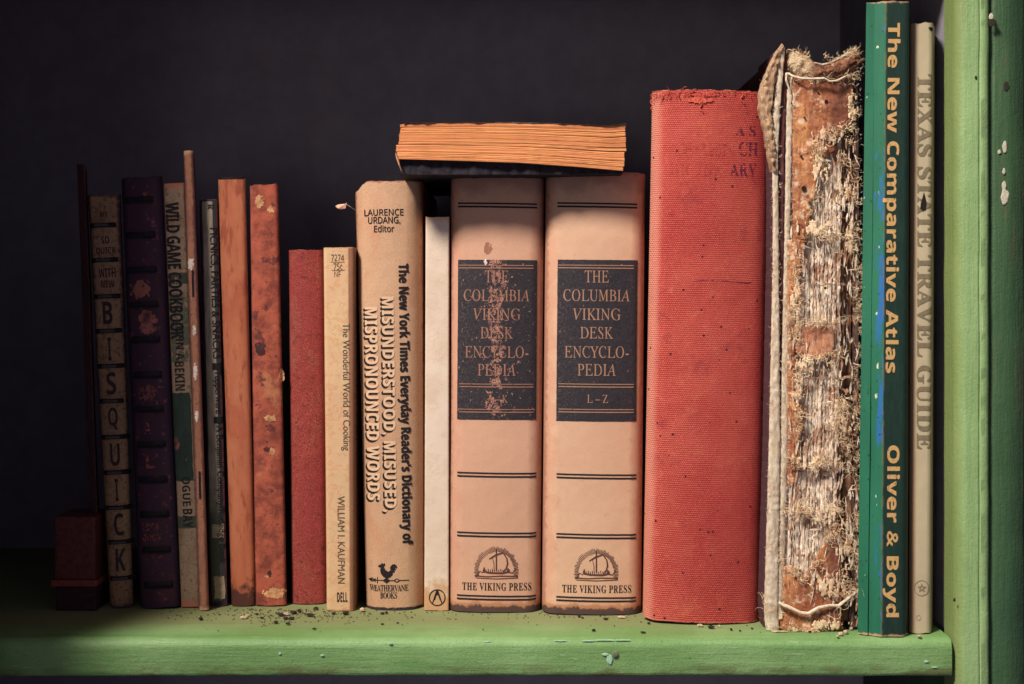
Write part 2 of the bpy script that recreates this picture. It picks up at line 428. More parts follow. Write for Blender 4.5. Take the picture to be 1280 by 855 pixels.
outer = mk('outer_board', *box(XO+.0006, XO+.06, PY+.017, .19, -.25, .62), DARK); outer['kind'] = 'structure'
CHIP = plain('bare_primer', (.52, .5, .38), .8, 900, .2)
CHIPD = plain('dark_chip', (.03, .028, .02), .9, 900, .3)
def blob(name, cx, cy, rx, ry, dist, mat, parent, th=.00018, seed=0, n=18):
    x, y, z = P(cx, cy, dist); k = K*dist; V = []; F = []
    for q, (s_, dy) in enumerate(((1, 0), (.8, -th), (0, -th*1.2))):
        for i in range(n):
            a = 2*math.pi*i/n; rr = 1+.35*nz(math.cos(a)*1.3, math.sin(a)*1.3, seed)
            V.append((x+math.cos(a)*rx*k*rr*s_, y+dy, z+math.sin(a)*ry*k*rr*s_))
    for q in range(2):
        for i in range(n): F.append((q*n+i, q*n+(i+1) % n, (q+1)*n+(i+1) % n, (q+1)*n+i))
    F.append(tuple(range(n))[::-1])
    o = mk(name, V, F, mat, parent)
    if parent: o.matrix_parent_inverse = parent.matrix_world.inverted(); 
    o.location = tuple(-c for c in parent.location) if parent else (0, 0, 0)
    return o
for i, (x, y, a, b) in enumerate([(1256, 184, 3, 7), (1255, 214, 2, 4), (1256, 246, 5, 10), (1255, 232, 3, 6), (1249, 190, 2, 3)]):
    blob('paint_chip', x, y, a, b, PD+.0030, CHIP, strip, seed=i)
blob('paint_dent', 1240, 28, 5, 6, PD-.0001, CHIPD, post, seed=9); blob('paint_dent', 1239, 21, 3, 4, PD-.0001, CHIP, post, seed=19)
blob('paint_dent', 1193, 750, 1.6, 2.5, PD-.0002, CHIPD, post, seed=4); blob('paint_dent', 1220, 97, 1.5, 2.5, PD-.0004, CHIPD, post, seed=14)
blob('paint_dent', 1258, 108, 4, 6, PD+.0030, CHIPD, strip, seed=5)
# nail head and the chips round it in the front edge of the shelf
nb = MB(); nx_, ny_, nz_ = P(769, 818, SD); tube(nb, [(nx_, ny_+.001, nz_), (nx_, ny_-.0007, nz_), (nx_, ny_-.0010, nz_)], [.0016, .0016, .0010], 14)
nb.build('nail_head', plain('rusty_nail', (.13, .14, .09), .6, 900, .4), shelf)
MINT = plain('mint_primer', (.32, .55, .38), .6, 900, .2)
blob('paint_chip', 762, 824, 4, 6, SD-.0003, MINT, shelf, seed=3); blob('paint_chip', 757, 818, 5, 1.6, SD-.0003, MINT, shelf, .0003, seed=6)
for i, (x, y, a) in enumerate([(735, 801, 9), (755, 800, 14), (778, 800, 10), (700, 801, 8), (610, 802, 5), (488, 804, 3), (350, 817, 2), (403, 819, 2.5), (1168, 834, 4), (1158, 827, 3)]):
    blob('paint_chip', x, y, a, .9+.4*(a < 4), SD-(.0002 if y > 803 else -.0012), MINT, shelf, .0004, seed=i+30)

# ================================================================== inks and small helpers
BLACK = ink('black_ink', (.012, .010, .012), 0)
BLACKW = ink('worn_black_ink', (.014, .012, .014), .40, 900)
RULE = ink('rule_ink', (.014, .011, .014), .33, 900)

# ================================================================== left end, deep in the shade
b = Book('thin_booklet', 'very thin dark maroon booklet at the far left end, hardly visible in the shade', 'booklet', 96, 106, 205, 116, 126, 757, .05, .0004, .0008)
b.cover(spine_mat('maroon_card', b.w, b.h, (.045, .014, .018), (.03, .012, .02), edge=(.12, .04, .03), ew=.0009)); b.pages()

# little red box in front of the comb books
d = dist_of(764); x, y, z = P(95, 764, d); k = K*d
tin = empty('red_box', (x, y, 0)); tag(tin, 'small dark red box with a raised band, low in the shade at the far left', 'box')
RED1 = plain('dull_red_card', (.10, .025, .025), .7, 300, .35); RED2 = plain('dark_maroon_base', (.035, .012, .02), .8, 300, .3); REDB = plain('red_band', (.20, .04, .035), .6, 500, .3)
def rbox(x0, x1, y0, y1, z0, z1, bev=.0012):
    bm = bmesh.new(); V, F = box(x0, x1, y0, y1, z0, z1); vs = [bm.verts.new(v) for v in V]
    for f in F: bm.faces.new([vs[i] for i in f])
    bmesh.ops.bevel(bm, geom=bm.edges[:], offset=bev, segments=2, affect='EDGES', profile=.6)
    V = [tuple(v.co) for v in bm.verts]; bm.verts.index_update(); F = [tuple(v.index for v in f.verts) for f in bm.faces]; bm.free(); return V, F
mk('lid', *rbox(-27*k, 24*k, 0, .03, 39*k, 118*k), RED1, tin); mk('band', *rbox(-31*k, 27*k, -.0012, .031, 31*k, 39*k, .0008), REDB, tin)
mk('base', *rbox(-26*k, 25*k, .0004, .0295, 0, 31*k), RED2, tin)

def comb_book(b, ys, xc, wpx, hpx, mat, hi):
    V0 = None
    for yy in ys:
        t = (yy-ys[0])/(ys[-1]-ys[0]); x, z = b.loc(xc[0]+(xc[1]-xc[0])*t, yy)
        W, H = wpx*b.k/2, hpx*b.k/2; mb = MB(); n = 9; A = []
        # bar with swollen rounded ends, standing proud of the spine
        for i in range(n):
            u = -1+2*i/(n-1); hh = H*(.75+.25*abs(u)**2) if abs(u) < .99 else H*.8; yy_ = -.0004+.0004*u*u
            for q in range(8):
                a = 2*math.pi*q/8; A.append((x+u*W, b.surf(x+u*W, z)+yy_+math.cos(a)*.0006, z+max(-.8, min(.8, math.sin(a)*1.2))*hh))
        F = [(i*8+q, i*8+(q+1) % 8, (i+1)*8+(q+1) % 8, (i+1)*8+q) for i in range(n-1) for q in range(8)]+[tuple(range(8))[::-1], tuple((n-1)*8+q for q in range(8))]
        mk('comb_ring', A, F, mat, b.root, True)
        if hi: b.rect(xc[0]+(xc[1]-xc[0])*t-9, yy-1.6, xc[0]+(xc[1]-xc[0])*t+9, yy+1.6, hi, 'ring_slot', .0021, 4)
RINGY = [281.8, 325, 370.5, 413.5, 457.5, 501, 546, 590, 634, 677, 722]
COMB = plain('black_comb_plastic', (.012, .010, .013), .75, 300, .4, .3, .2); SLOT = plain('comb_slot', (.05, .045, .05), .6)
b = Book('comb_bound_cookbook', 'tan comb-bound cookbook with tall dark letters spelled down its spine between black rings', 'book', 109, 149, 243, 137, 165, 760, .08, .0016, .003, amp=.0003)
b.cover(spine_mat('tan_comb_spine', b.w, b.h, (.42, .25, .14), (.32, .18, .11), stain=(.12, .06, .04), stain_amt=.6, fox=(.09, .05, .035), fox_sc=500, fox_t=.6, edge=(.05, .03, .04), ew=.0022, grain=.35)); b.pages()
LB = ink('brown_black_ink', (.03, .018, .02), .36, 700)
comb_book(b, RINGY, (128.5, 152), 34, 8.5, COMB, SLOT)
def bx(cy, t=None): return 128.5+23.5*(cy-281.8)/440
for s_, cy, wd, ht in [('MY', 268, 9, 7), ('SO', 300, 10, 9), ('QUICK', 314, 25, 10), ('WITH', 341, 21, 11), ('NEW', 355, 16, 9)]:
    b.text(s_, (bx(cy)-wd/2+3, cy-ht/2, bx(cy)+wd/2+3, cy+ht/2), LB, 'bold')
for s_, cy in zip('BISQUICK', (391, 436, 479, 523, 568, 612, 655, 699)):
    b.text(s_, (bx(cy)-(2.2 if s_ == 'I' else 6)+1, cy-14, bx(cy)+(2.2 if s_ == 'I' else 6)+1, cy+14), LB, 'bold')

b = Book('comb_bound_cookbook', 'purple comb-bound cookbook with scuffed pink patches, right of the tan comb-bound one', 'book', 151, 201, 222, 175, 224, 761, .08, .0016, .003, amp=.0003)
PURP = spine_mat('purple_comb_spine', b.w, b.h, (.055, .022, .040), (.042, .018, .036), stain=(.09, .028, .035), stain_amt=.6, stain_sc=110, edge=(.03, .018, .04), ew=.003, fox=(.2, .07, .06), fox_sc=260, fox_t=.66)
b.cover(PURP); b.pages()
RY2 = [250, 294, 337, 380.5, 424, 468, 511, 555, 599, 642, 686, 730]
comb_book(b, RY2, (174, 198.5), 36, 12, COMB, None)
PINK = plain('scuffed_pink_card', (.20, .07, .06), .85, 250, .7); PINKI = ink('pink_ink', (.20, .055, .05), .50, 600, seed=4)
def patch(b, cx, cy, rx, ry, mat, name, seed=0, off=.0002, th=.42, step=None):
    """irregular torn patch lying on the spine"""
    k = b.k; st = .0006; x, z = b.loc(cx, cy); V = []; F = []; ix = {}
    nx = int(2*rx*k/st)+1; ny = int(2*ry*k/st)+1
    def ok(i, j):
        u = -1+2*(i+.5)/nx; v = -1+2*(j+.5)/ny
        return u*u+v*v+.75*fb(u*1.6, v*1.6*ry/rx, seed+cx*.37, 1.2) < .8
    def vi(i, j):
        if (i, j) not in ix: ix[(i, j)] = len(V); V.append((x-rx*k+2*rx*k*i/nx, z-ry*k+2*ry*k*j/ny))
        return ix[(i, j)]
    for i in range(nx):
        for j in range(ny):
            if ok(i, j): F.append((vi(i, j), vi(i+1, j), vi(i+1, j+1), vi(i, j+1)))
    if F: return b.put(V, F, mat, name, off)
patch(b, 186, 403, 13, 17, PINK, 'scuffed_patch', 1); patch(b, 176, 362, 13, 12, ink('dull_pink_scuff', (.24, .085, .06), .42, 300), 'scuffed_patch', 2)
patch(b, 186, 244, 6, 4, PINKI, 'scuffed_patch', 3); patch(b, 183, 490, 14, 12, ink('thin_scuff', (.14, .045, .045), .5, 420), 'scuffed_patch', 5)
for s_, cy, wd, ht, cx in [('B', 488, 10, 14, 184), ('A', 535, 9, 14, 185), ('L', 577, 11, 16, 189), ('COOK', 658, 23, 9, 190), ('BOOK', 671, 23, 9, 191)]:
    b.text(s_, (cx-wd/2, cy-ht/2, cx+wd/2, cy+ht/2), PINKI, 'bold')

# wild game cookbook
b = Book('paperback_book', 'narrow cream WILD GAME COOKBOOK paperback with dark green blocks on its spine', 'book', 204, 231, 229, 226, 250, 760, .08, .0005, .0014)
b.cover(spine_mat('cream_worn_spine', b.w, b.h, (.42, .30, .20), (.36, .24, .16), stain=(.2, .09, .05), stain_amt=.6, fox=(.12, .07, .05), fox_sc=420, fox_t=.62, edge=(.30, .10, .06), ew=.0010, ends=(.42, .15, .09), ends_w=.005, grain=.3)); b.pages()
DG = ink('dark_green_ink', (.020, .035, .028), .36, 260, st=(1, 1, .3)); DG2 = ink('mottled_green_ink', (.05, .06, .04), .45, 300, st=(1, 1, .4), seed=3)
b.rect(211, 341, 234, 355, DG2, 'printed_block', .0001, 6, rough=.0004); b.rect(213, 366, 236, 452, ink('mottled_panel_ink', (.09, .095, .06), .50, 420, seed=8), 'printed_block', .0001, 6, rough=.0004)
b.rect(217, 491, 240, 601, DG, 'printed_block', .0001, 8, rough=.0005); b.rect(222, 645, 244, 660, DG2, 'printed_block', .0001, 6, rough=.0004)
b.text('WILD GAME COOKBOOK', (210, 253, 227, 424), BLACKW, 'bold', True, grow=.01, sp=.9)
b.text('JOHN A.', (217, 402, 230, 452), BLACKW, 'bold', True)
b.text('BEKIN', (219, 452, 231, 488), BLACKW, 'bold', True); b.text('OGUE', (228, 596, 238, 632), BLACKW, 'bold', True); b.text('BAY', (229, 636, 241, 660), BLACKW, 'bold', True)
patch(b, 221, 555, 4, 8, PINK, 'scuffed_patch', 11)

# tall stapled booklet
b = Book('stapled_booklet', 'tall thin stapled booklet with a worn orange fold, standing higher than its neighbours', 'booklet', 229, 241, 188, 249, 261, 764, .05, .0003, .0016, amp=.0003)
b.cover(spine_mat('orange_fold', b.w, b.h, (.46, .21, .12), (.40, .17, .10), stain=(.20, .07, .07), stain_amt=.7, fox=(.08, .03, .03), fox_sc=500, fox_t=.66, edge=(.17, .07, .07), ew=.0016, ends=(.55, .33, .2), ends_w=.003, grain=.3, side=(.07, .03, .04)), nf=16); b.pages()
b.rect(242.5, 190, 246.5, 754, None, 'x') if False else None
DS = plain('dark_staple', (.012, .008, .01), .5); WT = plain('torn_white_paper', (.7, .6, .52), .9)
for (x, ya, yb) in ((241.5, 338, 371), (250, 589, 623)):
    m_ = b.strokes([[(x-.3, ya), (x, (ya+yb)/2), (x+.5, yb)]], 2.6, DS, 'staple', .0003)
for x, y, rx, ry in ((243, 413, 1.6, 6), (244.5, 465, 1.8, 9), (246, 520, 1.6, 6), (238.5, 330, 3, 6)):
    patch(b, x, y, rx*1.4, ry*1.3, WT, 'torn_spot', x)

# picnics
b = Book('paperback_book', 'thin dark PICNICS, PARTIES & SNACKS paperback just left of the smooth orange book', 'book', 249, 271, 249, 262, 284, 758, .08, .0004, .0012)
b.cover(spine_mat('dark_slate_spine', b.w, b.h, (.045, .042, .055), (.035, .032, .045), edge=(.22, .08, .07), ew=.0008)); b.pages()
GS = G('grey_strip', .8, .2); n = GS.noise(260, 5, .7, st=(1, 1, .25), seed=2); n2 = GS.noise(70, 3, .6, seed=6)
fade = GS.sm(GS.op('ADD', GS.z, GS.mul(GS.op('SUBTRACT', n2, .5), .05)), .050, .078)
col = GS.mix(GS.sm(n, .35, .6), (.22, .19, .14), (.38, .31, .23)); GS.fin(GS.mix(fade, (.075, .08, .06), col))
b.rect(259, 252, 272, 752, GS.m, 'title_strip', .0001, 6, 40, rough=.0003)
for ya, yb in ((655, 672), (720, 748)): b.rect(266.5+(ya-655)*.02, ya, 281, yb, plain('cream_scrap', (.35, .27, .18)), 'worn_patch', .00022, 5, rough=.0008)
for s_, ya, yb in (('PICNICS, PARTIES & SNACKS', 285, 448), ('|', 454, 462), ('Tupperware', 463, 517), ('|', 521, 529), ('A Benjamin Company/Rutledge Book', 532, 704)):
    cx = 266.5+11*(ya+yb-570)/2/400
    b.text(s_, (cx-5.5, ya, cx+5, yb), BLACK, None, True, grow=.012, off=.0003)
b.text('R', (260, 255, 267, 262), BLACK, 'serif', True, off=.0003)

# orange book
b = Book('hardback_book', 'smooth orange book with a rounded top edge and charred nick at its foot', 'book', 272, 306, 223, 289, 319, 758, .07, .0014, .0020, amp=.00025)
g = G('orange_boards', .75, .25); n = g.noise(60, 5, .6, st=(1, 1, .12), seed=3); n2 = g.noise(240, 4, .65, st=(1, 1, .2), seed=5); n3 = g.noise(35, 3, seed=8)
col = g.mix(g.sm(n, .35, .65), (.43, .115, .055), (.54, .19, .095)); col = g.mix(g.mul(g.sm(n2, .52, .66), .7), col, (.28, .055, .03)); col = g.mix(g.mul(g.sm(n3, .52, .66), .5), col, (.40, .09, .05))
e = g.edge(b.w, 0, b.h, .0009, seed=2); col = g.mix(g.mul(e, .7), col, (.62, .33, .16))
bz = g.sm(g.op('ADD', g.z, g.mul(g.noise(170, 3, seed=9), -.03)), .0, -.008); col = g.mix(g.mul(bz, .95), col, (.07, .025, .02))
sp = g.noise(420, 3, .6, seed=19); col = g.mix(g.sm(sp, .70, .74), col, (.06, .02, .02))
col = g.mix(g.sm(g.y, .002, .004), col, (.05, .022, .026)); b.cover(g.fin(col, None, [(n, 1), (n2, .7), (g.noise(1800, 3), .3)], .5)); b.pages()  # sides darkened in colour, standing in for shade between the books
b.rect(273.5, 221.5, 305, 224, DS, 'head_band', .0002, 12, 1, rough=.0002)

b = Book('hardback_book', 'mottled red-brown book with a torn pale patch at its foot, right of the orange book', 'book', 312, 347, 230, 319, 358, 758, .06, .0012, .0018, amp=.0006, rag=.0007)
g = G('mottled_rust', .85, .2); n = g.noise(110, 6, .7, seed=3); n2 = g.noise(45, 5, .65, seed=5); n3 = g.noise(700, 4, .7, seed=8)
col = g.mix(g.sm(n, .35, .62), (.20, .05, .035), (.40, .10, .06)); col = g.mix(g.mul(g.sm(n2, .55, .66), .55), col, (.50, .21, .10)); col = g.mix(g.mul(g.sm(n3, .6, .7), .7), col, (.10, .03, .025))
col = g.mix(g.mul(g.sm(g.noise(130, 4, .6, seed=33), .62, .67), .8), col, (.09, .03, .03))
e = g.edge(b.w, 0, b.h, .0010, seed=2, jit=1); col = g.mix(g.mul(e, .6), col, (.14, .05, .05))
col = g.mix(g.sm(g.y, .002, .004), col, (.035, .018, .024)); b.cover(g.fin(col, None, [(n, 1.6), (n2, 1), (n3, .8)], .9)); b.pages()  # side faces coloured near black in place of shadow
TAN = plain('torn_tan_paper', (.52, .27, .13), .9, 400, .4)
for cx, cy, rx, ry in ((343, 741, 15, 8), (325, 253, 6, 9), (338, 262, 5, 5), (338, 522, 9, 5), (341, 564, 4, 5), (352, 470, 3, 9), (334, 720, 3, 2)):
    patch(b, cx, cy, rx, ry, TAN, 'torn_patch', cx)
for cx, cy, rx, ry in ((334, 561, 4, 3), (337, 716, 3, 4), (326, 436, 7, 9)):
    patch(b, cx, cy, rx, ry, ink('dark_mark', (.05, .02, .02), .42, 500), 'dark_mark', cx, .0003)

b = Book('hardback_book', 'short dull crimson book, left of the small cream paperback with the price on top', 'book', 360, 405, 312, 364, 408, 755, .08, .0022, .003, amp=.0003)
b.cover(spine_mat('crimson_cloth', b.w, b.h, (.34, .05, .048), (.40, .075, .055), stain=(.38, .14, .075), stain_amt=.6, stain_sc=90, fox=(.08, .02, .03), fox_sc=230, fox_t=.66, edge=(.22, .08, .06), ew=.0007, grain=.5, bump=.8)); b.pages()

b = Book('paperback_book', 'small cream paperback titled The Wonderful World of Cooking with a 75c price at the top', 'book', 404, 443, 309, 408, 443, 764, .11, .0003, .0018, amp=.0002, rag=.0003)
g = G('cream_stained_card', .75, .3); n = g.noise(55, 5, .6, st=(1, 1, .5), seed=3, dist=.8); n2 = g.noise(130, 5, .6, seed=7, dist=.5); n3 = g.noise(500, 3, seed=2)
col = g.mix(g.sm(n, .38, .62), (.62, .44, .25), (.62, .40, .23)); ring = g.mul(g.sm(n2, .50, .53), g.sm(n2, .57, .54)); col = g.mix(g.mul(ring, .4), col, (.55, .22, .08))
col = g.mix(g.mul(g.sm(n3, .62, .72), .4), col, (.45, .22, .1)); col = g.mix(g.mul(g.sm(g.x, .0048, .0058), .9), col, (.22, .09, .05)); e = g.edge(b.w, 0, b.h, .0013, seed=2, side=False); col = g.mix(g.mul(e, .8), col, (.45, .22, .10))  # right strip darkened in colour to read as the shaded side
b.cover(g.fin(col, None, [(n, 1), (n3, .5), (ring, -.2)], .4)); b.pages()
GI = ink('grey_brown_ink', (.10, .07, .05), .36, 900)
b.text('7274', (414, 318, 430, 326), GI, 'sans'); b.text('75c', (417, 329, 428, 337), GI, 'sans'); b.text('NF', (418, 339, 426, 346), GI, 'sans')
b.rect(413.5, 327.3, 431, 328, GI, 'rule', nx=3); b.rect(414.5, 337.6, 431, 338.3, GI, 'rule', nx=3)
b.text('The Wonderful World of Cooking', (426, 404, 437.5, 563), GI, None, True)
b.text('WILLIAM I. KAUFMAN', (422, 620, 431, 729), GI, None, True)
b.text('DELL', (421.5, 740, 434.5, 752), BLACK, 'bold')

# ================================================================== Laurence Urdang, Editor
def chipL(x, z, W):
    f = max(0, (-x-W+.0075)/.0075)
    return z-f*.006*(1+.4*nz(x, 1, 3, 900))
b = Book('hardback_book', 'tan dust-jacketed dictionary by LAURENCE URDANG with a chipped top corner', 'book', 442, 527, 227, 456, 529, 761, .16, .0045, .0080, amp=.00022, chip=chipL)
LAU = spine_mat('tan_jacket', b.w, b.h, (.61, .385, .235), (.56, .335, .20), stain=(.55, .23, .13), stain_amt=.4, fox=(.40, .2, .1), fox_sc=300, fox_t=.72, edge=(.32, .12, .08), ew=.0018, grain=.2, rough=.55, spec=.35)
b.cover(LAU); b.pages()
for s_, bxx in (('LAURENCE', (456, 262, 505, 270)), ('URDANG,', (461, 271.5, 501, 281)), ('Editor', (468.5, 282, 493.5, 290.5))): b.text(s_, bxx, BLACK, 'sans', grow=.018)
b.text("The New York Times Everyday Reader's Dictionary of", (498, 330, 514, 679), BLACK, 'bold', True, grow=.022)
LIT = plain('raised_cream_letters', (.66, .45, .29), .6, 900, .08, .1)
for s_, bxx in (('MISUNDERSTOOD, MISUSED,', (478, 371, 495, 638)), ('MISPRONOUNCED WORDS', (458, 384, 474.5, 624))):
    b.text(s_, bxx, BLACK, 'bold', True, 'letter_shadow', .00012, grow=.035, sp=1.06, dx=-1.7*b.k, dz=-2.0*b.k)
    b.text(s_, bxx, LIT, 'bold', True, 'lettering', .00026, grow=.012, sp=1.06)
# rooster weathervane
rooster = [(473, 706), (475.5, 703.8), (477.5, 703.5), (478, 701.5), (480, 703), (482, 701.8), (482.5, 704.5), (481, 706.5), (482.5, 710), (486, 712.5), (489, 711), (488.5, 707), (491, 703.5), (494.5, 703), (497.5, 706), (496.8, 709), (495, 707), (496, 711), (494.3, 710), (494.5, 714), (492.5, 713), (491.5, 717), (488, 720), (484, 721), (480, 719), (476.8, 715), (476, 710), (477, 707.5), (475, 707.5)]
b.poly([rooster], BLACK, 'rooster_emblem')
b.strokes([[(461, 723.5), (512, 723.5)], [(484, 720), (484.5, 723.5)], [(472.5, 719.5), (472.5, 727.5)], [(466, 721.5), (470, 725.5)], [(466, 725.5), (470, 721.5)]], 1.1, BLACK, 'weathervane_arrow')
b.poly([[(460, 723.5), (466, 720.5), (465, 723.5), (466, 726.5)], [(479, 723.5), (484, 719.8), (489, 723.5), (484, 727.2)], [(492, 723.5), (497, 720.8), (501.5, 723.5), (497, 726.2)]], BLACK, 'weathervane_emblem', .0002)
b.poly([[(495, 723.5), (497, 722.2), (499, 723.5), (497, 724.8)]], LAU, 'weathervane_emblem', .00028)
b.text('WEATHERVANE', (462, 729, 511, 737), BLACK, 'serif', sp=.9); b.text('BOOKS', (476, 738, 497, 746), BLACK, 'serif', sp=.9)
b.rect(457, 757.5, 528, 762, ink('foot_wear', (.03, .02, .025), .38, 500), 'worn_foot', .0001, 30, 2, rough=.0005)
# torn scrap hanging by a thread left of it
mb = MB(); yv = .004
pts = [(418, 257), (421, 255), (431, 254), (432.5, 252.5), (430.5, 260), (424, 261.5), (421, 260)]
p2 = [b.loc(*q) for q in pts]; V = [(a, yv+.0006*math.sin(i*1.7), c) for i, (a, c) in enumerate(p2)]+[(a, yv+.0004+.0006*math.sin(i*1.7), c) for i, (a, c) in enumerate(p2)]
n = len(pts); F = [tuple(range(n)), tuple(range(n, 2*n))[::-1]]+[(i, (i+1) % n, n+(i+1) % n, n+i) for i in range(n)]
mk('torn_scrap', V, F, plain('pink_scrap', (.62, .36, .25)), b.root)
tube(mb, [(*[b.loc(431, 254)[0]], yv, b.loc(431, 254)[1]), (b.loc(437, 258)[0], yv-.001, b.loc(437, 258)[1]), (b.loc(443, 262)[0], yv+.001, b.loc(443, 262)[1])], .00016, 4)
mb.build('thread', plain('grey_thread', (.30, .24, .22)), b.root)

b = Book('slim_book', 'slim plain white book with a circled A-shaped emblem at its foot', 'book', 532, 561.5, 271, 530, 561, 764, .13, .0002, .0009, amp=.00015)
g = G('white_foxed_card', .7, .3); n = g.noise(50, 4, .6, seed=3); n2 = g.noise(110, 5, .6, seed=7, dist=.5); n3 = g.noise(600, 3, .6, seed=2)
col = g.mix(g.sm(n, .4, .6), (.68, .57, .46), (.63, .51, .40)); ring = g.mul(g.sm(n2, .52, .56), g.sm(n2, .62, .57)); col = g.mix(g.mul(ring, .16), col, (.56, .36, .22))
col = g.mix(g.mul(g.sm(n3, .64, .72), .35), col, (.5, .3, .2))
tz = g.sm(g.op('ADD', g.z, g.mul(g.noise(200, 4, seed=5), .02)), b.h+.004, b.h+.012); col = g.mix(g.mul(tz, .8), col, (.60, .32, .15))
fz = g.sm(g.op('ADD', g.z, g.mul(g.noise(160, 4, seed=6), -.03)), .003, -.006); col = g.mix(g.mul(fz, .85), col, (.50, .27, .11)); ed = g.edge(b.w, 0, b.h, .0006, seed=12); col = g.mix(g.mul(ed, .6), col, (.45, .25, .16))
b.cover(g.fin(col, None, [(n, 1), (n3, .4), (ring, -.3)], .35)); b.pages()
c_ = [(546.5+9.8*math.cos(a), 747+9.8*math.sin(a)) for a in np.linspace(0, 2*math.pi, 40)]
b.strokes([c_, [(546, 738), (540.5, 754.5)], [(547, 738), (552.5, 754.5)], [(546.4, 737.5), (546.4, 744)], [(540, 742), (553, 742)][:0] or [(545.5, 740), (547.5, 740)]], 1.4, BLACK, 'circled_emblem')
b.strokes([[(543, 750), (546.3, 739)], [(546.8, 739), (550.5, 750)]], 1.6, BLACK, 'circled_emblem')

# ================================================================== encyclopedia volumes
def volume(px, label, lab, letters, base, base2, flake, grp):
    tl, tr, ty, bl, br, by = px
    b = Book('encyclopedia_volume', label, 'book', tl, tr, ty, bl, br, by, .17, .0030, .0075, grp, .00016, .0003)
    g = G('buckram_'+('flaking' if flake else 'clean'), .7, .3)
    n = g.noise(26, 4, .6, seed=3 if flake else 9); n2 = g.noise(150, 5, .65, seed=7); n3 = g.noise(2600, 3, .7, seed=2)
    col = g.mix(g.sm(n, .38, .62), base, base2); col = g.mix(g.mul(g.sm(n2, .6, .75), .35), col, (.38, .19, .12))
    col = g.mix(g.mul(g.sm(n3, .58, .38), .3), col, tuple(c*.6 for c in base))
    e0 = g.edge(b.w, 0, b.h, .008, sc=90, seed=15); col = g.mix(g.mul(e0, .4), col, (.50, .22, .15)); e = g.edge(b.w, 0, b.h, .0024, seed=5); col = g.mix(g.mul(e, .6), col, (.28, .12, .08))  # wear, plus edge shading of the round spine put into the colour
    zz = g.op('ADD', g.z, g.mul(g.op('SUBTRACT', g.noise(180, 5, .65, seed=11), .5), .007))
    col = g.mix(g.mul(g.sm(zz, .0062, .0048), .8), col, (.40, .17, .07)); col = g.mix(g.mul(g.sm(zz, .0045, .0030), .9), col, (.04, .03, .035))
    zt = g.sm(g.op('ADD', g.z, g.mul(g.op('SUBTRACT', g.noise(90, 5, .65, seed=14), .5), .02)), b.h-.016, b.h-.004); col = g.mix(g.mul(zt, .55), col, (.20, .10, .09))  # head darkened in colour: grime plus the shade under the lying book
    b.cover(g.fin(col, None, [(n3, .4), (n2, .6), (n, 1)], .45), nf=50); b.pages(.003)
    L, T, Rr, B = lab
    g = G('label_'+('flaking' if flake else 'clean'), .6, .35); n = g.noise(900, 5, .75, seed=3); n4 = g.noise(420, 6, .75, seed=4)
    cx = b.loc((L+Rr)/2-2, 430)[0]
    if flake:
        cl = g.sm(g.op('ABSOLUTE', g.op('SUBTRACT', g.x, cx)), .0075, .001); v = g.op('ADD', n4, g.mul(cl, .115)); fl = g.mul(g.sm(v, .615, .635), g.sm(g.noise(1600, 3, seed=9), .42, .5))
    else: fl = g.sm(g.op('ADD', g.mul(n, .6), g.mul(n4, .4)), .615, .645)
    lft = g.mul(g.sm(n, .55, .62), g.sm(g.x, -.006, -.021)); base_l = g.mix(g.sm(n, .4, .6), (.017, .015, .02), (.03, .026, .033))
    col = g.mix(g.mul(lft, .4), base_l, (.16, .11, .09)); col = g.mix(fl, col, (.46, .22, .16))
    M = g.fin(col, None, [(n, .8), (n4, .5), (fl, -.8)], .6)
    cxp, czp = (L+Rr)/2, (T+B)/2
    b.rect(L, T, Rr, B, M, 'label_panel', .00022, 24, 60, rough=.00012)
    GT = ink('gilt_flaking' if flake else 'gilt_clean', (.27, .13, .085) if flake else (.30, .165, .105), .41 if flake else .40, 1100, .45, seed=2, spec=.5)
    m = (L+Rr)/2-.5; sc = 1
    rows = [('THE', 30, 346), ('COLUMBIA', 83, 369.5), ('VIKING', 60, 393), ('DESK', 41, 416), ('ENCYCLO-', 80, 440), ('PEDIA', 48, 462)]
    for s_, wd, cy in rows:
        cy = cy+(T-325); wd2 = wd*(Rr-L)/100
        b.text(s_, (m-wd2/2, cy-7.6, m+wd2/2, cy+7.2), GT, 'ital', shear=-.27, grow=0, off=.0004)
    b.text(letters, (m-12, 493+(T-325), m+14, 503+(T-325)), GT, 'ital', shear=-.27, off=.0004)
    for y in (333, 481, 512.5):
        y += T-325; b.rect(L+2, y-1.7, Rr-4, y-.7, GT, 'gilt_rule', .0004, 20, 1); b.rect(L+2, y+1.6, Rr-4, y+2.8, GT, 'gilt_rule', .0004, 20, 1)
    dy = T-325
    for y in (257, 593, 667.5, 746):
        y += (2 if y > 300 and not flake else 0)+(0 if flake or y > 300 else 0); q = (y-430)/430*-1.2
        b.rect(L+q, y-3.2, Rr+q, y-1.2, RULE, 'black_rule', .00018, 30, 1, rough=.00006, slant=-.008); b.rect(L+q, y+.9, Rr+q, y+3.1, RULE, 'black_rule', .00018, 30, 1, rough=.00006, slant=-.008)
    # ship in an arch of rays
    cx, cy = (L+Rr)/2-1, (709 if not flake else 706.5); Rn = 28
    rays = []
    rr = random.Random(3)
    for i in range(56):
        a = math.pi*(-.08+1.16*i/55); r0 = Rn*(.76+.05*rr.random()); r1 = Rn*(.95+.07*rr.random())
        rays.append([(cx-math.cos(a)*r0, cy-math.sin(a)*r0*1.08+6), (cx-math.cos(a)*r1, cy-math.sin(a)*r1*1.08+6)])
    SEP = ink('sepia_ink' if flake else 'sepia_ink_clean', (.075, .03, .025), .36, 900)
    b.strokes(rays, .85, SEP, 'ray_emblem')
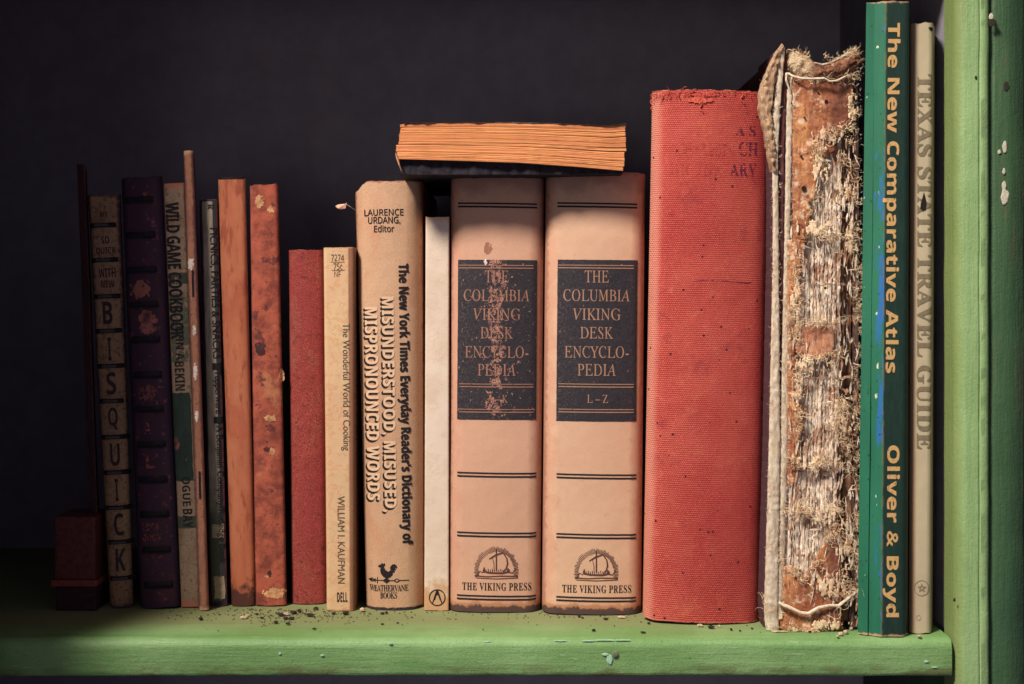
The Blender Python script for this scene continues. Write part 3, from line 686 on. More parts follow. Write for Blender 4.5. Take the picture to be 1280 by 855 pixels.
    ship = [[(cx, cy-22, 1.4), (cx, cy+5, 1.8)], [(cx-9, cy-9, 1.2), (cx-1, cy-14, 2.2), (cx+8, cy-17, 1.6)],
            [(cx+8, cy-17, .8), (cx+13, cy-10, 1.6), (cx+14, cy-3, 2.0), (cx+12, cy+3, 1.4), (cx+8, cy+7, .8)], [(cx-5, cy-11, .6), (cx-3, cy-3, .9), (cx-3, cy+5, .6)],
            [(cx-24, cy+10), (cx-20, cy+6), (cx-18, cy+8), (cx-16, cy+6.5, 2), (cx-8, cy+8, 2.2), (cx, cy+8.5, 2), (cx+8, cy+8.5, 2.2), (cx+15, cy+7, 2), (cx+20, cy+8.5, 1.2), (cx+24, cy+3, 1.4)],
            [(cx-15, cy+1), (cx-15.5, cy+6, 3.5)], [(cx+14, cy+2), (cx+15.5, cy+6, 4)], [(cx-26, cy+12, 1.4), (cx-10, cy+12.8, 1.2), (cx+5, cy+12, 1.4), (cx+27, cy+12.5, 1.3)], [(cx-25, cy+14.5, .9), (cx, cy+15.5, 1), (cx+27, cy+14.5, 1.1)]]
    for i in range(-5, 6): ship.append([(cx+i*2.6, cy+3+abs(i % 2)), (cx+i*2.6+.8, cy+8)])
    b.strokes(ship, 1.0, SEP, 'ship_emblem', .0002)
    cy = 732.5+(3 if not flake else 0)
    b.text('THE VIKING PRESS', (m-43, cy-5.5, m+43, cy+4.2), BLACK, 'serif', sp=1.1, off=.0002)
    return b
GR = 'two matching encyclopedia volumes side by side'
v1 = volume((563, 681, 218, 561, 676, 765), 'left tan encyclopedia volume with a flaking black label, A to K', (572, 325, 671, 524), 'A – K', (.59, .345, .235), (.57, .335, .225), True, GR)
patch(v1, 610, 311, 6, 8, ink('brown_stain', (.30, .13, .08), .45, 300, amt=.7), 'stain', 4); patch(v1, 607, 328, 2.2, 4, WT, 'torn_spot', 2, .0005)
v2 = volume((683, 808, 216, 678, 803, 768), 'right tan encyclopedia volume with a cleaner black label, L to Z', (696, 325, 796, 526), 'L – Z', (.62, .395, .26), (.60, .365, .24), False, GR)

# ================================================================== the book lying across the encyclopedias
ztop = CZ+(HY-217.2)*K*D0+.0006
d = .722; k = K*d; yb0 = d-D0
lie = empty('lying_paperback', (0, yb0, ztop)); tag(lie, 'thick old paperback with orange page edges lying flat on top of the two encyclopedia volumes', 'book')
def Pz(py): return CZ+(HY-py)*k-ztop
top_c = lambda u: np.interp(u, [0, .02, .3, .6, .93, 1], [155.5, 154.5, 153.8, 154.8, 157.5, 155.2])
bot_c = lambda u: np.interp(u, [0, .3, .55, .8, 1], [198.5, 201, 203.5, 208.5, 213.3])
NS = 10
PO = []
for i in range(3):
    g = G('orange_page_edges', .85, .2); st = (.004, .1, 1)
    n = g.noise(3000, 4, .75, st=st, seed=i); n2 = g.noise(900, 3, .65, st=st, seed=i+4); n3 = g.noise(70, 4, .6, seed=i+2)
    col = g.mix(g.sm(n, .30, .50), (.38, .12, .05), [(.72, .31, .13), (.70, .29, .12), (.76, .35, .145)][i]); col = g.mix(g.mul(g.sm(n2, .42, .34), .8), col, (.25, .07, .035))
    col = g.mix(g.mul(g.sm(n3, .48, .66), .35), col, (.60, .30, .10)); PO.append(g.fin(col, None, [(n, 1), (n2, 1.6)], .8))
cuts = [0]; 
for i in range(NS): cuts.append(cuts[-1]+.7+R.random()*.8)
cuts = [c/cuts[-1] for c in cuts]
for s_ in range(NS):
    a0, a1 = cuts[s_], cuts[s_+1]; NX = 90; V = []; F = []
    oy = R.uniform(-.00012, .00012); le = R.uniform(-.8, .8)+(3.5*max(0, (.55-(a0)))/.55 if a0 < .5 else -1.5); rend = R.uniform(-.8, .8)+(0 if a0 < .55 else -3.2*(a0-.2))
    NR = max(6, int((a1-a0)*140)); lv = [R.uniform(-.00011, .00011)+(.00020 if R.random() < .12 else 0) for _ in range(NR+1)]; M = NR+3
    for i in range(NX+1):
        u = i/NX; gap = max(0, u-.42)**1.3*1.5*(1 if s_ in (2, 3, 5, 6, 8) else .25)
        px = 497+le+(285+rend-le)*u; t0 = top_c(u); b0 = bot_c(u); ya = t0+(b0-t0)*a0+gap/2; yb_ = t0+(b0-t0)*a1-gap/2; X = (px-640)*k
        V.append((X, .155, Pz(ya)))
        for q in range(NR+1):
            yy = ya+(yb_-ya)*q/NR; e_ = .0004 if q in (0, NR) else 0
            V.append((X+(lv[q]*2 if i in (0, NX) else 0), oy+e_+lv[q]+.00008*nz(u*7, q*3.1, s_)+.0003*fb(u*2.5, .3, 2, 3)+.004*(u-.5)**2, Pz(yy)))
        V.append((X, .155, Pz(yb_)))
    for i in range(NX):
        for j in range(M): F.append((i*M+j, (i+1)*M+j, (i+1)*M+(j+1) % M, i*M+(j+1) % M))
    F.append(tuple(range(M))); F.append(tuple(NX*M+j for j in range(M))[::-1])
    mk('page_section', V, F, PO[s_ % 3], lie, False)
def sheet(name, ft, fb_, x0, x1, mat, y0, amp=.0):
    NX = 90; V = []; F = []
    for i in range(NX+1):
        u = i/NX; px = x0+(x1-x0)*u; X = (px-640)*k; q = amp*fb(u*8, 1, 5, 2)
        a, c = Pz(ft(u))+q*.3, Pz(fb_(u))+q*.3
        for (yy, z) in ((y0+q, a), (.157, a), (.157, c), (y0+q+.0003, c)): V.append((X, yy, z))
    for i in range(NX):
        for j in range(4): F.append((i*4+j, i*4+(j+1) % 4, (i+1)*4+(j+1) % 4, (i+1)*4+j))
    F.append((0, 1, 2, 3)); F.append(tuple(NX*4+j for j in (3, 2, 1, 0)))
    return mk(name, V, F, mat, lie)
sheet('top_cover', lambda u: top_c(u)-1.3+.4*math.sin(u*9), lambda u: top_c(u)-.3, 505, 783, plain('pale_cover_edge', (.20, .15, .14), .6, 400, .6), -.0004, .0008)
NV = plain('dark_navy_cover', (.018, .015, .022), .8, 300, .6)
sheet('bottom_cover', lambda u: bot_c(u)+.6, lambda u: max(bot_c(u)+1.8, np.interp(u, [0, .1, .8, 1], [216.5, 217.6, 216.9, 215.8])), 499, 779, NV, .0032, .0012)
mb = MB()
for x, y in ((498, 196), (497, 203), (499, 210)): pass
tube(mb, [((494.5-640)*k, 0, Pz(191)), ((496-640)*k, .0003, Pz(197)), ((499-640)*k, -.0003, Pz(206)), ((502-640)*k, .0005, Pz(214))], [.0002, .0005, .0004, .0002], 5)
mb.build('torn_corner', plain('torn_orange_edge', (.5, .25, .15)), lie)

# ================================================================== red cloth book
b = Book('cloth_hardback', 'large red cloth-covered book with frayed top and faded title', 'book', 817, 967, 115, 805, 953, 778, .075, .0065, .0080, amp=.00022, rag=.0006, t=.002)
g = G('red_cloth', .85, .2)
f = 2*math.pi/.00104
d1 = g.op('ADD', g.x, g.mul(g.z, .55)); d1 = g.op('ADD', d1, g.mul(g.noise(180, 2, seed=3), .0011))
wa = g.op('SINE', g.mul(d1, f)); zz = g.op('ADD', g.z, g.mul(g.noise(200, 2, seed=6), .0009)); wb = g.op('SINE', g.mul(zz, f*.92))
wv = g.op('ADD', g.mul(wa, .5), g.mul(wb, .5)); wv = g.op('ADD', wv, g.mul(g.op('SUBTRACT', g.noise(1300, 4, .75, seed=1), .5), 3.0))
n = g.noise(40, 5, .6, seed=3); n2 = g.noise(150, 5, .65, seed=7); n5 = g.noise(14, 3, .5, seed=13)
col = g.mix(g.sm(n, .36, .64), (.43, .055, .045), (.49, .080, .062)); col = g.mix(g.mul(g.sm(n2, .55, .7), .5), col, (.58, .15, .08)); col = g.mix(g.mul(g.sm(n5, .48, .62), .5), col, (.36, .028, .030)); nst = g.noise(75, 5, .65, seed=43); col = g.mix(g.mul(g.sm(nst, .58, .68), .45), col, (.24, .02, .028))
col = g.mix(g.mul(g.sm(wv, -.1, -1.1), .7), col, (.22, .016, .018)); col = g.mix(g.mul(g.sm(wv, .35, 1.3), .7), col, (.80, .34, .23))
rb = g.sm(g.op('ADD', g.x, g.mul(g.noise(50, 4, st=(1, 1, .3), seed=19), -.02)), .006, .022); col = g.mix(g.mul(rb, .5), col, (.30, .022, .028)); lf = g.sm(g.op('ADD', g.x, g.mul(g.noise(60, 3, st=(1, 1, .3), seed=17), .004)), -b.w/2+.0085, -b.w/2+.004); col = g.mix(g.mul(lf, .55), col, (.66, .30, .22))  # right side darkened, left strip lightened in colour, as if lit from left
e = g.edge(b.w, 0, b.h, .0012, seed=5); col = g.mix(g.mul(e, .6), col, (.62, .26, .17))
sp = g.vor(120, seed=4); col = g.mix(g.sm(sp, .10, .07), col, (.06, .012, .02))
b.cover(g.fin(col, None, [(wv, .55), (n2, .8), (n, .6)], .9, .0003), nf=60); b.pages(.003)
DR = ink('faded_dark_ink', (.09, .012, .03), .50, 620, seed=2); DR2 = ink('ghost_ink', (.32, .045, .035), .54, 500, seed=6)
b.text('A S', (917, 158, 943, 171), DR, 'serif'); b.text('FREN', (850, 180, 917, 196), DR2, 'serif'); b.text('CH', (921, 179, 946, 196), DR, 'serif')
b.text('DICTION', (836, 205, 908, 221), DR2, 'serif'); b.text('ARY', (910, 205, 944, 221), DR, 'serif')
b.strokes([[(862+i*5, 352-1.5*math.sin(i*.33)+R.uniform(-.4, .4)) for i in range(16)]], .9, DR, 'crease')
# frayed head
RT = plain('red_thread', (.50, .09, .06), .9, 900, .4); mb = MB()
for i in range(150):
    u = R.random()**(1.5 if i % 2 else 1); px = 817+146*u; x, z = b.loc(px, 116.5); 
    L = R.uniform(.0012, .004)*(1.4 if px < 880 else .6); a = R.uniform(-math.pi, math.pi)*.5; pts = []; p = Vector((x, b.surf(x, z)+R.uniform(-.0003, .001), z-R.uniform(0, .0012)))
    dv = Vector((R.uniform(-1, 1), R.uniform(-.4, .1), R.uniform(-.6, .5))).normalized()
    for q in range(6):
        pts.append(tuple(p)); dv = (dv+Vector((R.uniform(-.8, .8), R.uniform(-.3, .2), R.uniform(-.8, .5)))).normalized(); p = p+dv*L/5
    tube(mb, pts, R.uniform(.00009, .0002), 4)
for px, yy in ((815.5, 124), (816, 132), (871, 128), (873, 136), (924, 124)):
    x, z = b.loc(px, yy); pts = []
    for q in range(10): pts.append((x+.0008*math.sin(q*.9)+q*.0001, b.surf(x, z)-.0006, z+.003-q*.0007))
    tube(mb, pts, .00035, 5)
o = mb.build('frayed_threads', RT, b.root); o['kind'] = 'stuff'
patch(b, 873, 127, 17, 4, RT, 'frayed_flap', 7, .0006); patch(b, 880, 121, 26, 3, plain('frayed_edge_cloth', (.42, .06, .05)), 'frayed_flap', 9, .0004)

# ================================================================== the ruined book
DR_ = dist_of(788); kR = K*DR_
ruin = empty('ruined_book', ((1020-640)*kR, DR_-D0, 0)); tag(ruin, 'ruined old book with its spine torn off, bare gatherings, loose threads and frayed boards', 'book')
ox, oy = ruin.location.x, ruin.location.y
def RL(px, py, y=0.0): return ((px-640)*kR-ox, y, CZ+(HY-py)*kR)
def column(name, prof, y0, depth, mat, rnd=.6, amp=.0004, fr=300, nx=8, seed=0, stepz=.0012, side=.0003, parent=None, kind=None):
    """upright slat whose front edge follows (row, left, right) px with a rounded rough nose"""
    ys = [p[0] for p in prof]; n = max(3, int((ys[-1]-ys[0])*kR/stepz)); V = []; F = []; M = nx+3
    for j in range(n+1):
        py = ys[0]+(ys[-1]-ys[0])*j/n; xl = np.interp(py, ys, [p[1] for p in prof]); xr = np.interp(py, ys, [p[2] for p in prof])
        x0, _, z = RL(xl, py); x1 = RL(xr, py)[0]; x0 += side*fb(z, 1, seed, 300); x1 += side*fb(z, 5, seed, 300); hw = (x1-x0)/2; z = max(z, .0004)
        yb = y0(z) if callable(y0) else y0
        for i in range(nx+1):
            u = -1+2*i/nx; x = (x0+x1)/2+u*hw
            V.append((x, yb-hw*rnd*math.sqrt(max(0, 1-u*u))+amp*fb(x, z, seed, fr), z+(side*2*nz(x, 3, seed, 500) if j == 0 else 0)))
        V.append((x1, yb+depth, z)); V.append((x0, yb+depth, z))
    for j in range(n):
        for i in range(M): F.append((j*M+i, (j+1)*M+i, (j+1)*M+(i+1) % M, j*M+(i+1) % M))
    F.append(tuple(range(M))); F.append(tuple(n*M+i for i in range(M))[::-1])
    o = mk(name, V, F, mat, parent or ruin, True); m = o.modifiers.new('split', 'EDGE_SPLIT'); m.split_angle = math.radians(60)
    return o
def fibre_mat(name, a, c, dk, sc=1, amt=.6, side=None):
    g = G(name, .9, .15); n = g.noise(420*sc, 5, .7, st=(1, 1, .25), seed=3); n2 = g.noise(1600, 4, .7, seed=5); n3 = g.noise(95, 4, .65, seed=9)
    col = g.mix(g.sm(n, .38, .6), a, c); col = g.mix(g.mul(g.sm(n3, .5, .62), amt), col, dk); col = g.mix(g.mul(g.sm(n2, .60, .70), .8), col, tuple(v*.25 for v in dk))
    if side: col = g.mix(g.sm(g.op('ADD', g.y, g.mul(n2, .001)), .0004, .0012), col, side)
    return g.fin(col, None, [(n, 1.2), (n2, .8)], 1.0, .0004)
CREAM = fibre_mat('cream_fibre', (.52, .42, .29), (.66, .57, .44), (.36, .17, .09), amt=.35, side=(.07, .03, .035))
GATH = fibre_mat('gathering_paper', (.68, .54, .40), (.90, .79, .64), (.32, .14, .07), 1.8, amt=.8)
BROWNP = fibre_mat('brown_stained_paper', (.20, .10, .06), (.34, .19, .11), (.10, .05, .035))
MAR = fibre_mat('maroon_board', (.10, .035, .035), (.14, .055, .05), (.05, .02, .025))
LEA = G('orange_spine_leather', .7, .3); n = LEA.noise(70, 5, .65, st=(1, 1, .4), seed=3); n2 = LEA.noise(260, 5, .7, seed=5); n3 = LEA.noise(1300, 3, .7, seed=7)
col = LEA.mix(LEA.sm(n, .34, .62), (.27, .085, .035), (.52, .24, .095)); col = LEA.mix(LEA.mul(LEA.sm(n2, .56, .66), .7), col, (.56, .32, .15)); col = LEA.mix(LEA.mul(LEA.sm(n2, .45, .36), .8), col, (.15, .035, .025)); n6 = LEA.noise(150, 6, .75, seed=21); col = LEA.mix(LEA.mul(LEA.sm(n6, .53, .60), .85), col, (.66, .49, .33)); col = LEA.mix(LEA.mul(LEA.sm(n6, .41, .36), .7), col, (.30, .07, .03)); col = LEA.mix(LEA.mul(LEA.sm(n3, .60, .68), .7), col, (.06, .02, .015))
st1 = LEA.noise(420, 4, .65, st=(1, 1, .09), seed=31); col = LEA.mix(LEA.mul(LEA.sm(st1, .50, .62), .7), col, (.26, .07, .04)); rt = LEA.sm(LEA.op('ADD', LEA.x, LEA.mul(LEA.op('SUBTRACT', n, .5), .014)), .003, .010); col = LEA.mix(LEA.mul(rt, .8), col, (.15, .045, .03))
LEA = LEA.fin(col, None, [(n, 1), (n2, 1), (n3, .5)], .9, .0004)
# hidden core so that nothing shows through between the gatherings
column('page_core', [(92, 984, 1070), (400, 984, 1068), (780, 976, 1068)], .0075, .145, BROWNP, .02, .0006)
# front board, its worn edge flaring at the head; then the turned-in inner board
column('frayed_flap', [(58, 975, 979), (72, 966, 974), (95, 956, 970), (115, 949.5, 966), (140, 950, 963), (160, 955, 966), (195, 961, 969), (215, 965, 968)], -.0022, .008, fibre_mat('tan_flap', (.34, .21, .13), (.50, .34, .20), (.16, .07, .05), 1.5, .6), .3, .0013, 420, 10, 11, side=.0008)
column('front_board', [(60, 974, 981), (150, 966, 974), (200, 965, 972), (250, 966, 972.5), (330, 966, 973), (420, 964, 974), (560, 961, 975), (700, 957, 973), (765, 955, 972), (787, 957, 974)], -.001, .06, CREAM, .35, .0006, 500, 10, 1)
column('board_lining', [(62, 978, 984.5), (200, 973.5, 981), (400, 972.5, 979), (600, 973, 977), (690, 972, 976)], .0012, .14, MAR, .2, .0003, 300, 6, 2)
column('inner_board', [(112, 984, 989.5), (150, 983, 991), (300, 980.5, 987.5), (420, 978, 986), (560, 975.5, 985), (690, 972.5, 981.5), (770, 969, 978)], .0002, .06, CREAM, .5, .0005, 600, 8, 3)
column('back_board', [(85, 1068.5, 1072.5), (160, 1070, 1074), (300, 1071, 1075), (420, 1070.5, 1074), (560, 1069.5, 1073.5), (700, 1068, 1072), (784, 1064, 1070)], .001, .15, fibre_mat('dark_back_board', (.06, .03, .03), (.13, .08, .06), (.03, .02, .02)), .4, .0006, 600, 6, 4)
xs = 988+np.cumsum([0]+[R.uniform(.6, 1.5) for _ in range(17)]); xs = 988+(xs-988)*81/(xs[-1]-988)
for i in range(17):
    a, c = xs[i], xs[i+1]; dark = i >= 13; q = R.uniform(-.0006, .0006)
    column('gathering', [(96+R.uniform(-3, 3), a+2, c+1.6), (420, a, c-.5), (640, a-5, c-5.5), (775, a-8+R.uniform(-1, 1), c-8.7)], (lambda z, q=q, i=i: .0016+q+(.0022*(i-12) if i > 12 else 0)+.0012*nz(i*3.1, z, 0, 25)), .14, BROWNP if dark and i != 15 else GATH, .45, .0009, 900, 7, i*2.3, side=.0005)
def ragged(name, region, yoff, mat, seed=0, step=.0009, th=.0005, amp=.0006, nf=170, zs=1.0):
    """torn skin lying over the gatherings: region(px,py)->amount, kept where noise leaves it"""
    x0, y0, x1, y1, fn = region; V = []; F = []; ix = {}; st = step/kR; nx = int((x1-x0)/st); ny = int((y1-y0)/st)
    def vi(i, j):
        if (i, j) not in ix:
            px, py = x0+(x1-x0)*i/nx, y0+(y1-y0)*j/ny; x, _, z = RL(px, py)
            ix[(i, j)] = len(V); u = (px-1025)/45
            V.append((x+.0003*nz(x, z, 3, 900), yoff+.0022*u*u+amp*fb(x, z, seed, 160)+amp*.5*nz(x, z, seed+4, 600), max(z, .0006)+.0003*nz(x, z, 8, 900)))
        return ix[(i, j)]
    for i in range(nx):
        for j in range(ny):
            px, py = x0+(x1-x0)*(i+.5)/nx, y0+(y1-y0)*(j+.5)/ny; x, _, z = RL(px, py)
            if fn(px, py)+.55*fb(x, z*zs, seed, nf)+.2*nz(x, z*zs, seed+2, 900) > 0: F.append((vi(i, j), vi(i, j+1), vi(i+1, j+1), vi(i+1, j)))
    if not F: return
    o = mk(name, V, F, mat, ruin, True); m = o.modifiers.new('thick', 'SOLIDIFY'); m.thickness = th; m.offset = 0
    return o
def reg(rows, soft=9):
    ys = [r_[0] for r_ in rows]
    return lambda px, py: min((px-np.interp(py, ys, [r_[1] for r_ in rows]))/soft, (np.interp(py, ys, [r_[2] for r_ in rows])-px)/soft, (py-ys[0])/soft+.3, (ys[-1]-py)/soft)
ragged('spine_remnant', (990, 96, 1066, 320, reg([(92, 982, 1076), (140, 984, 1070), (170, 986, 1052), (205, 986, 1026), (240, 986, 1016), (290, 986, 1008), (320, 986, 1002)])), -.0026, LEA, 1)
ragged('spine_remnant', (984, 300, 1012, 620, reg([(300, 980, 1006), (380, 978, 993), (430, 976, 991), (520, 974, 1000), (590, 974, 998), (620, 974, 984)], 14)), -.0024, LEA, 5)
ragged('spine_remnant', (992, 408, 1046, 448, reg([(408, 990, 1040), (430, 988, 1044), (448, 1000, 1030)], 7)), -.0028, fibre_mat('rust_remnant', (.42, .17, .09), (.56, .30, .18), (.2, .07, .04)), 7)
ragged('spine_remnant', (975, 655, 1056, 789, lambda px, py: min((px-971)/9, (1052-px)/9, (py-np.interp(px, [972, 1000, 1004, 1030, 1045], [705, 712, 722, 675, 655]))/9, (791-py)/6+.2)), -.0026, LEA, 9)
# cream lint scabs
LINT = fibre_mat('cream_lint', (.70, .50, .31), (.86, .70, .48), (.45, .22, .11), 2.4, .3)
spots = [(1052, 108, 1074, 168, 8), (1008, 158, 1066, 182, 7), (1010, 180, 1036, 240, 9), (1040, 215, 1072, 270, 12), (1052, 270, 1072, 330, 9), (990, 272, 1040, 300, 8), (984, 330, 1004, 420, 7), (984, 440, 1040, 470, 9), (985, 455, 1005, 520, 7), (1030, 490, 1070, 560, 14), (988, 560, 1040, 590, 9), (1000, 620, 1062, 660, 9), (1040, 640, 1072, 720, 10), (1000, 705, 1070, 760, 10), (1000, 770, 1060, 788, 6), (958, 745, 985, 788, 8)]
for q, (a, y0_, c, y1_, so) in enumerate(spots):
    cx, cy, rx, ry = (a+c)/2, (y0_+y1_)/2, (c-a)/2, (y1_-y0_)/2
    ragged('lint_scab', (a, y0_, c, y1_, lambda px, py, cx=cx, cy=cy, rx=rx, ry=ry: .25-((px-cx)/rx)**2*.5-((py-cy)/ry)**2*.5-.12), -.0033-.0004*(q % 3), LINT, q+20, .0006, .00015, .0005, 520, .28)
THR = plain('old_thread', (.30, .2, .13)); CORD = plain('pale_cord', (.66, .56, .42), .85, 900, .3, .8)
# sewing threads across the back at their stations
for py, a, c in ((296, 1000, 1062), (404, 992, 1056), (471, 1000, 1066), (584, 985, 1060), (640, 990, 1050), (355, 1010, 1058)):
    for q in range(2):
        mb = MB()
        pts = [(RL(px, py+q*1.6)[0], -.0018-.0009*abs(math.sin((px-988)*math.pi/6.23))-.0003, RL(px, py+q*1.6+1.5*nz(px, py, q, .12))[2]) for px in np.arange(a, c, 1.5)]
        tube(mb, pts, .00022, 5); mb.build('sewing_thread', THR, ruin)
# white cords: under the headcap and across the foot
mb = MB()
tube(mb, [(*RL(px, py, yy),) for px, py, yy in ((984, 92, -.001), (990, 97, -.004), (1000, 100.5, -.0062), (1014, 101, -.0066), (1027, 100.5, -.0068), (1033, 104, -.0066), (1042, 103.5, -.0060), (1053, 98, -.0045), (1064, 93, -.002))], .00055, 7); mb.build('cord', CORD, ruin); mb = MB()
tube(mb, [(*RL(px, py, yy),) for px, py, yy in ((972, 752, -.003), (985, 757, -.0045), (998, 763, -.005), (1008, 764, -.0052), (1020, 757, -.005), (1034, 754, -.0048), (1046, 755, -.004), (1058, 746, -.0035), (1073, 737, -.001))], [.0009, .001, .0008, .001, .0009, .0007, .0009, .0008, .0006], 7); mb.build('cord', CORD, ruin); mb = MB()
tube(mb, [(*RL(px, py, yy),) for px, py, yy in ((982, 92, -.002), (981, 102, -.0035), (985, 112, -.003), (988, 120, -.002), (988, 128, -.001))], .0005, 6)
mb.build('cord', CORD, ruin)
# curled headcap, saddle shaped
V = []; F = []; NU, NV_ = 60, 22
for i in range(NU+1):
    px = 984+89*i/NU; t0 = np.interp(px, [984, 989, 1000, 1010, 1018, 1030, 1042, 1055, 1064, 1073], [80, 64, 66, 70, 80, 82, 78, 69, 65, 72]); b0 = np.interp(px, [984, 995, 1010, 1028, 1045, 1060, 1073], [87, 97, 100, 101, 101, 96, 84])
    for j in range(NV_+1):
        v = j/NV_; a = v*math.pi*1.15; py = b0+(t0-b0)*(1-math.cos(min(a, math.pi)))/2
        x, _, z = RL(px, py); u = (px-1028)/45
        V.append((x+.0004*nz(x, z, 2, 500), .0005-.0058*math.sin(min(a, math.pi))*(1-.3*u*u)-.0018*(1-u*u)*(1-v)+(.004 if a > math.pi else 0)*(a-math.pi)*3+.0012*fb(x, z, 4, 230)+.0006*fb(x, z, 9, 900), z+.0007*fb(x, v*.01, 6, 260)*v))
for i in range(NU):
    for j in range(NV_): a = i*(NV_+1)+j; F.append((a, a+NV_+1, a+NV_+2, a+1))
HG = G('headcap_leather', .85, .2); n = HG.noise(320, 5, .7, seed=3); n2 = HG.noise(1500, 4, .7, seed=6); sp = HG.sm(HG.op('ADD', HG.x, HG.mul(n, .012)), -.0005, .0055)
col = HG.mix(sp, HG.mix(HG.sm(n, .35, .6), (.40, .25, .13), (.74, .58, .37)), HG.mix(HG.sm(n, .38, .62), (.12, .045, .03), (.36, .17, .09))); col = HG.mix(HG.mul(HG.sm(n2, .56, .66), .7), col, (.10, .05, .035)); n7 = HG.noise(700, 4, .7, seed=8)
o = mk('headcap', V, F, HG.fin(col, None, [(n, 1.2), (n2, .8), (n7, 1.2)], 1, .0010), ruin, True); m = o.modifiers.new('thick', 'SOLIDIFY'); m.thickness = .0008
# pale rim along the lip of the headcap
mb = MB(); tube(mb, [(*RL(px, py, -.0032+.0004*math.sin(px)),) for px, py in ((1016, 80), (1026, 82), (1036, 80), (1046, 75), (1056, 69), (1064, 66))], .0005, 6); mb.build('headcap_rim', CREAM, ruin)
# torn slivers of paper still standing on the gatherings
mA, mB_ = MB(), MB()
for q in range(620):
    px, py = R.uniform(984, 1071), R.uniform(175, 780)
    if px < 1014 and py < 290 or (py > 715 and px < 1030 and R.random() < .7): continue
    x, _, z = RL(px, py); L = R.uniform(.0025, .010); W_ = R.uniform(.0003, .0011); a = R.gauss(0, .16)+(math.pi/2 if R.random() < .10 else 0); y = -.0012+R.uniform(-.0022, .0004); V = []; F = []; n = 6; lift = R.uniform(-.0016, .0004); tw = R.uniform(-.9, .9)
    for i in range(n+1):
        t = i/n; cx_ = x+math.sin(a)*L*(t-.5)+.0003*nz(q, t*3, 1); cz = max(.0006, z+math.cos(a)*L*(t-.5)); cy_ = y+lift*t*t; ww = W_*(1-.75*abs(2*t-1)**2)*(1+.5*nz(q*3, t*5, 2))/2; an = tw*(t-.3)
        V += [(cx_-ww*math.cos(an)*math.cos(a), cy_-ww*math.sin(an), cz+ww*math.sin(a)), (cx_+ww*math.cos(an)*math.cos(a), cy_+ww*math.sin(an), cz-ww*math.sin(a))]
    for i in range(n): c = 2*i; F.append((c, c+1, c+3, c+2))
    (mA if R.random() < .74 else mB_).add(V, F)
for m_, mt in ((mA, GATH), (mB_, fibre_mat('rust_slivers', (.40, .18, .09), (.58, .34, .2), (.2, .07, .04)))):
    o = m_.build('torn_slivers', mt, ruin); o['kind'] = 'stuff'; t_ = o.modifiers.new('thick', 'SOLIDIFY'); t_.thickness = .00012
# frayed paper and thread wherever the spine is torn: lacy tangles that hug the torn rims
def curl(mb, p, L, r, n=7, curl_=1.0, dv=None):
    dv = dv or Vector((R.uniform(-1, 1), R.uniform(-.5, .02), R.uniform(-1, 1))).normalized(); pts = []; ax = Vector((R.uniform(-1, 1), R.uniform(-1, 1), R.uniform(-1, 1)))*curl_
    p = Vector(p)
    for q in range(n):
        pts.append(tuple(p)); dv = (dv+dv.cross(ax)*.5+Vector((R.uniform(-.5, .5), R.uniform(-.2, .12), R.uniform(-.5, .5)))).normalized(); p = p+dv*L/(n-1); p.z = max(p.z, .0008)
    tube(mb, pts, [r*(1-.7*q/n) for q in range(n)], 3, False)
rims = [[(986, 67), (1000, 67), (1011, 75)], [(1030, 81), (1050, 73), (1066, 66), (1073, 76)], [(986, 96), (1010, 101), (1045, 101), (1068, 90)], [(1066, 92), (1070, 110), (1062, 130), (1068, 150)], [(1030, 170), (1042, 160), (1054, 163), (1066, 158)], [(1014, 182), (1022, 196), (1028, 210), (1018, 232), (1014, 250), (1008, 270)], [(1068, 170), (1056, 185), (1050, 200), (1060, 215), (1066, 240), (1071, 262)],
        [(1006, 290), (1030, 294), (1060, 297)], [(1000, 300), (992, 345), (998, 375), (988, 400), (996, 430)], [(1071, 270), (1066, 310), (1073, 345), (1070, 380), (1074, 420)], [(994, 404), (1020, 404), (1052, 404)], [(996, 440), (1020, 448), (1044, 440), (1032, 455)],
        [(1000, 460), (990, 490), (1000, 520), (992, 545)], [(985, 575), (1010, 582), (1030, 572), (1056, 584)], [(1040, 470), (1050, 500), (1046, 530), (1056, 560)], [(978, 640), (1000, 634), (1030, 640), (1060, 632)], [(972, 700), (990, 712), (1004, 722), (1020, 700), (1032, 672), (1044, 655)],
        [(1046, 660), (1060, 690), (1050, 720), (1066, 745)], [(1030, 742), (1046, 738), (1060, 742)], [(962, 740), (960, 770), (968, 785)], [(985, 784), (1010, 787), (1040, 786)], [(1074, 430), (1070, 520), (1074, 600), (1070, 680), (1075, 740)]]
mA, mB_ = MB(), MB()
for rim in rims:
    L_ = sum(math.dist(rim[i], rim[i+1]) for i in range(len(rim)-1))
    for q in range(int(L_/(5.5 if min(p_[0] for p_ in rim) > 1040 else 3.4))):
        t = R.random()*(len(rim)-1); i = int(t); f = t-i; px = rim[i][0]+(rim[i+1][0]-rim[i][0])*f+R.gauss(0, 2.2); py = rim[i][1]+(rim[i+1][1]-rim[i][1])*f+R.gauss(0, 2.2)
        x, _, z = RL(min(px, 1076), py); y = R.uniform(-.0046, -.0030)+.0022*((px-1025)/45)**2
        for w_ in range(R.randint(5, 12)):
            curl(mA if R.random() < .75 else mB_, (x+R.gauss(0, .0011), y+R.uniform(-.0004, .0006), z+R.gauss(0, .0012)), R.uniform(.0015, .0065), R.uniform(.00007, .00015), 7, 1.1)
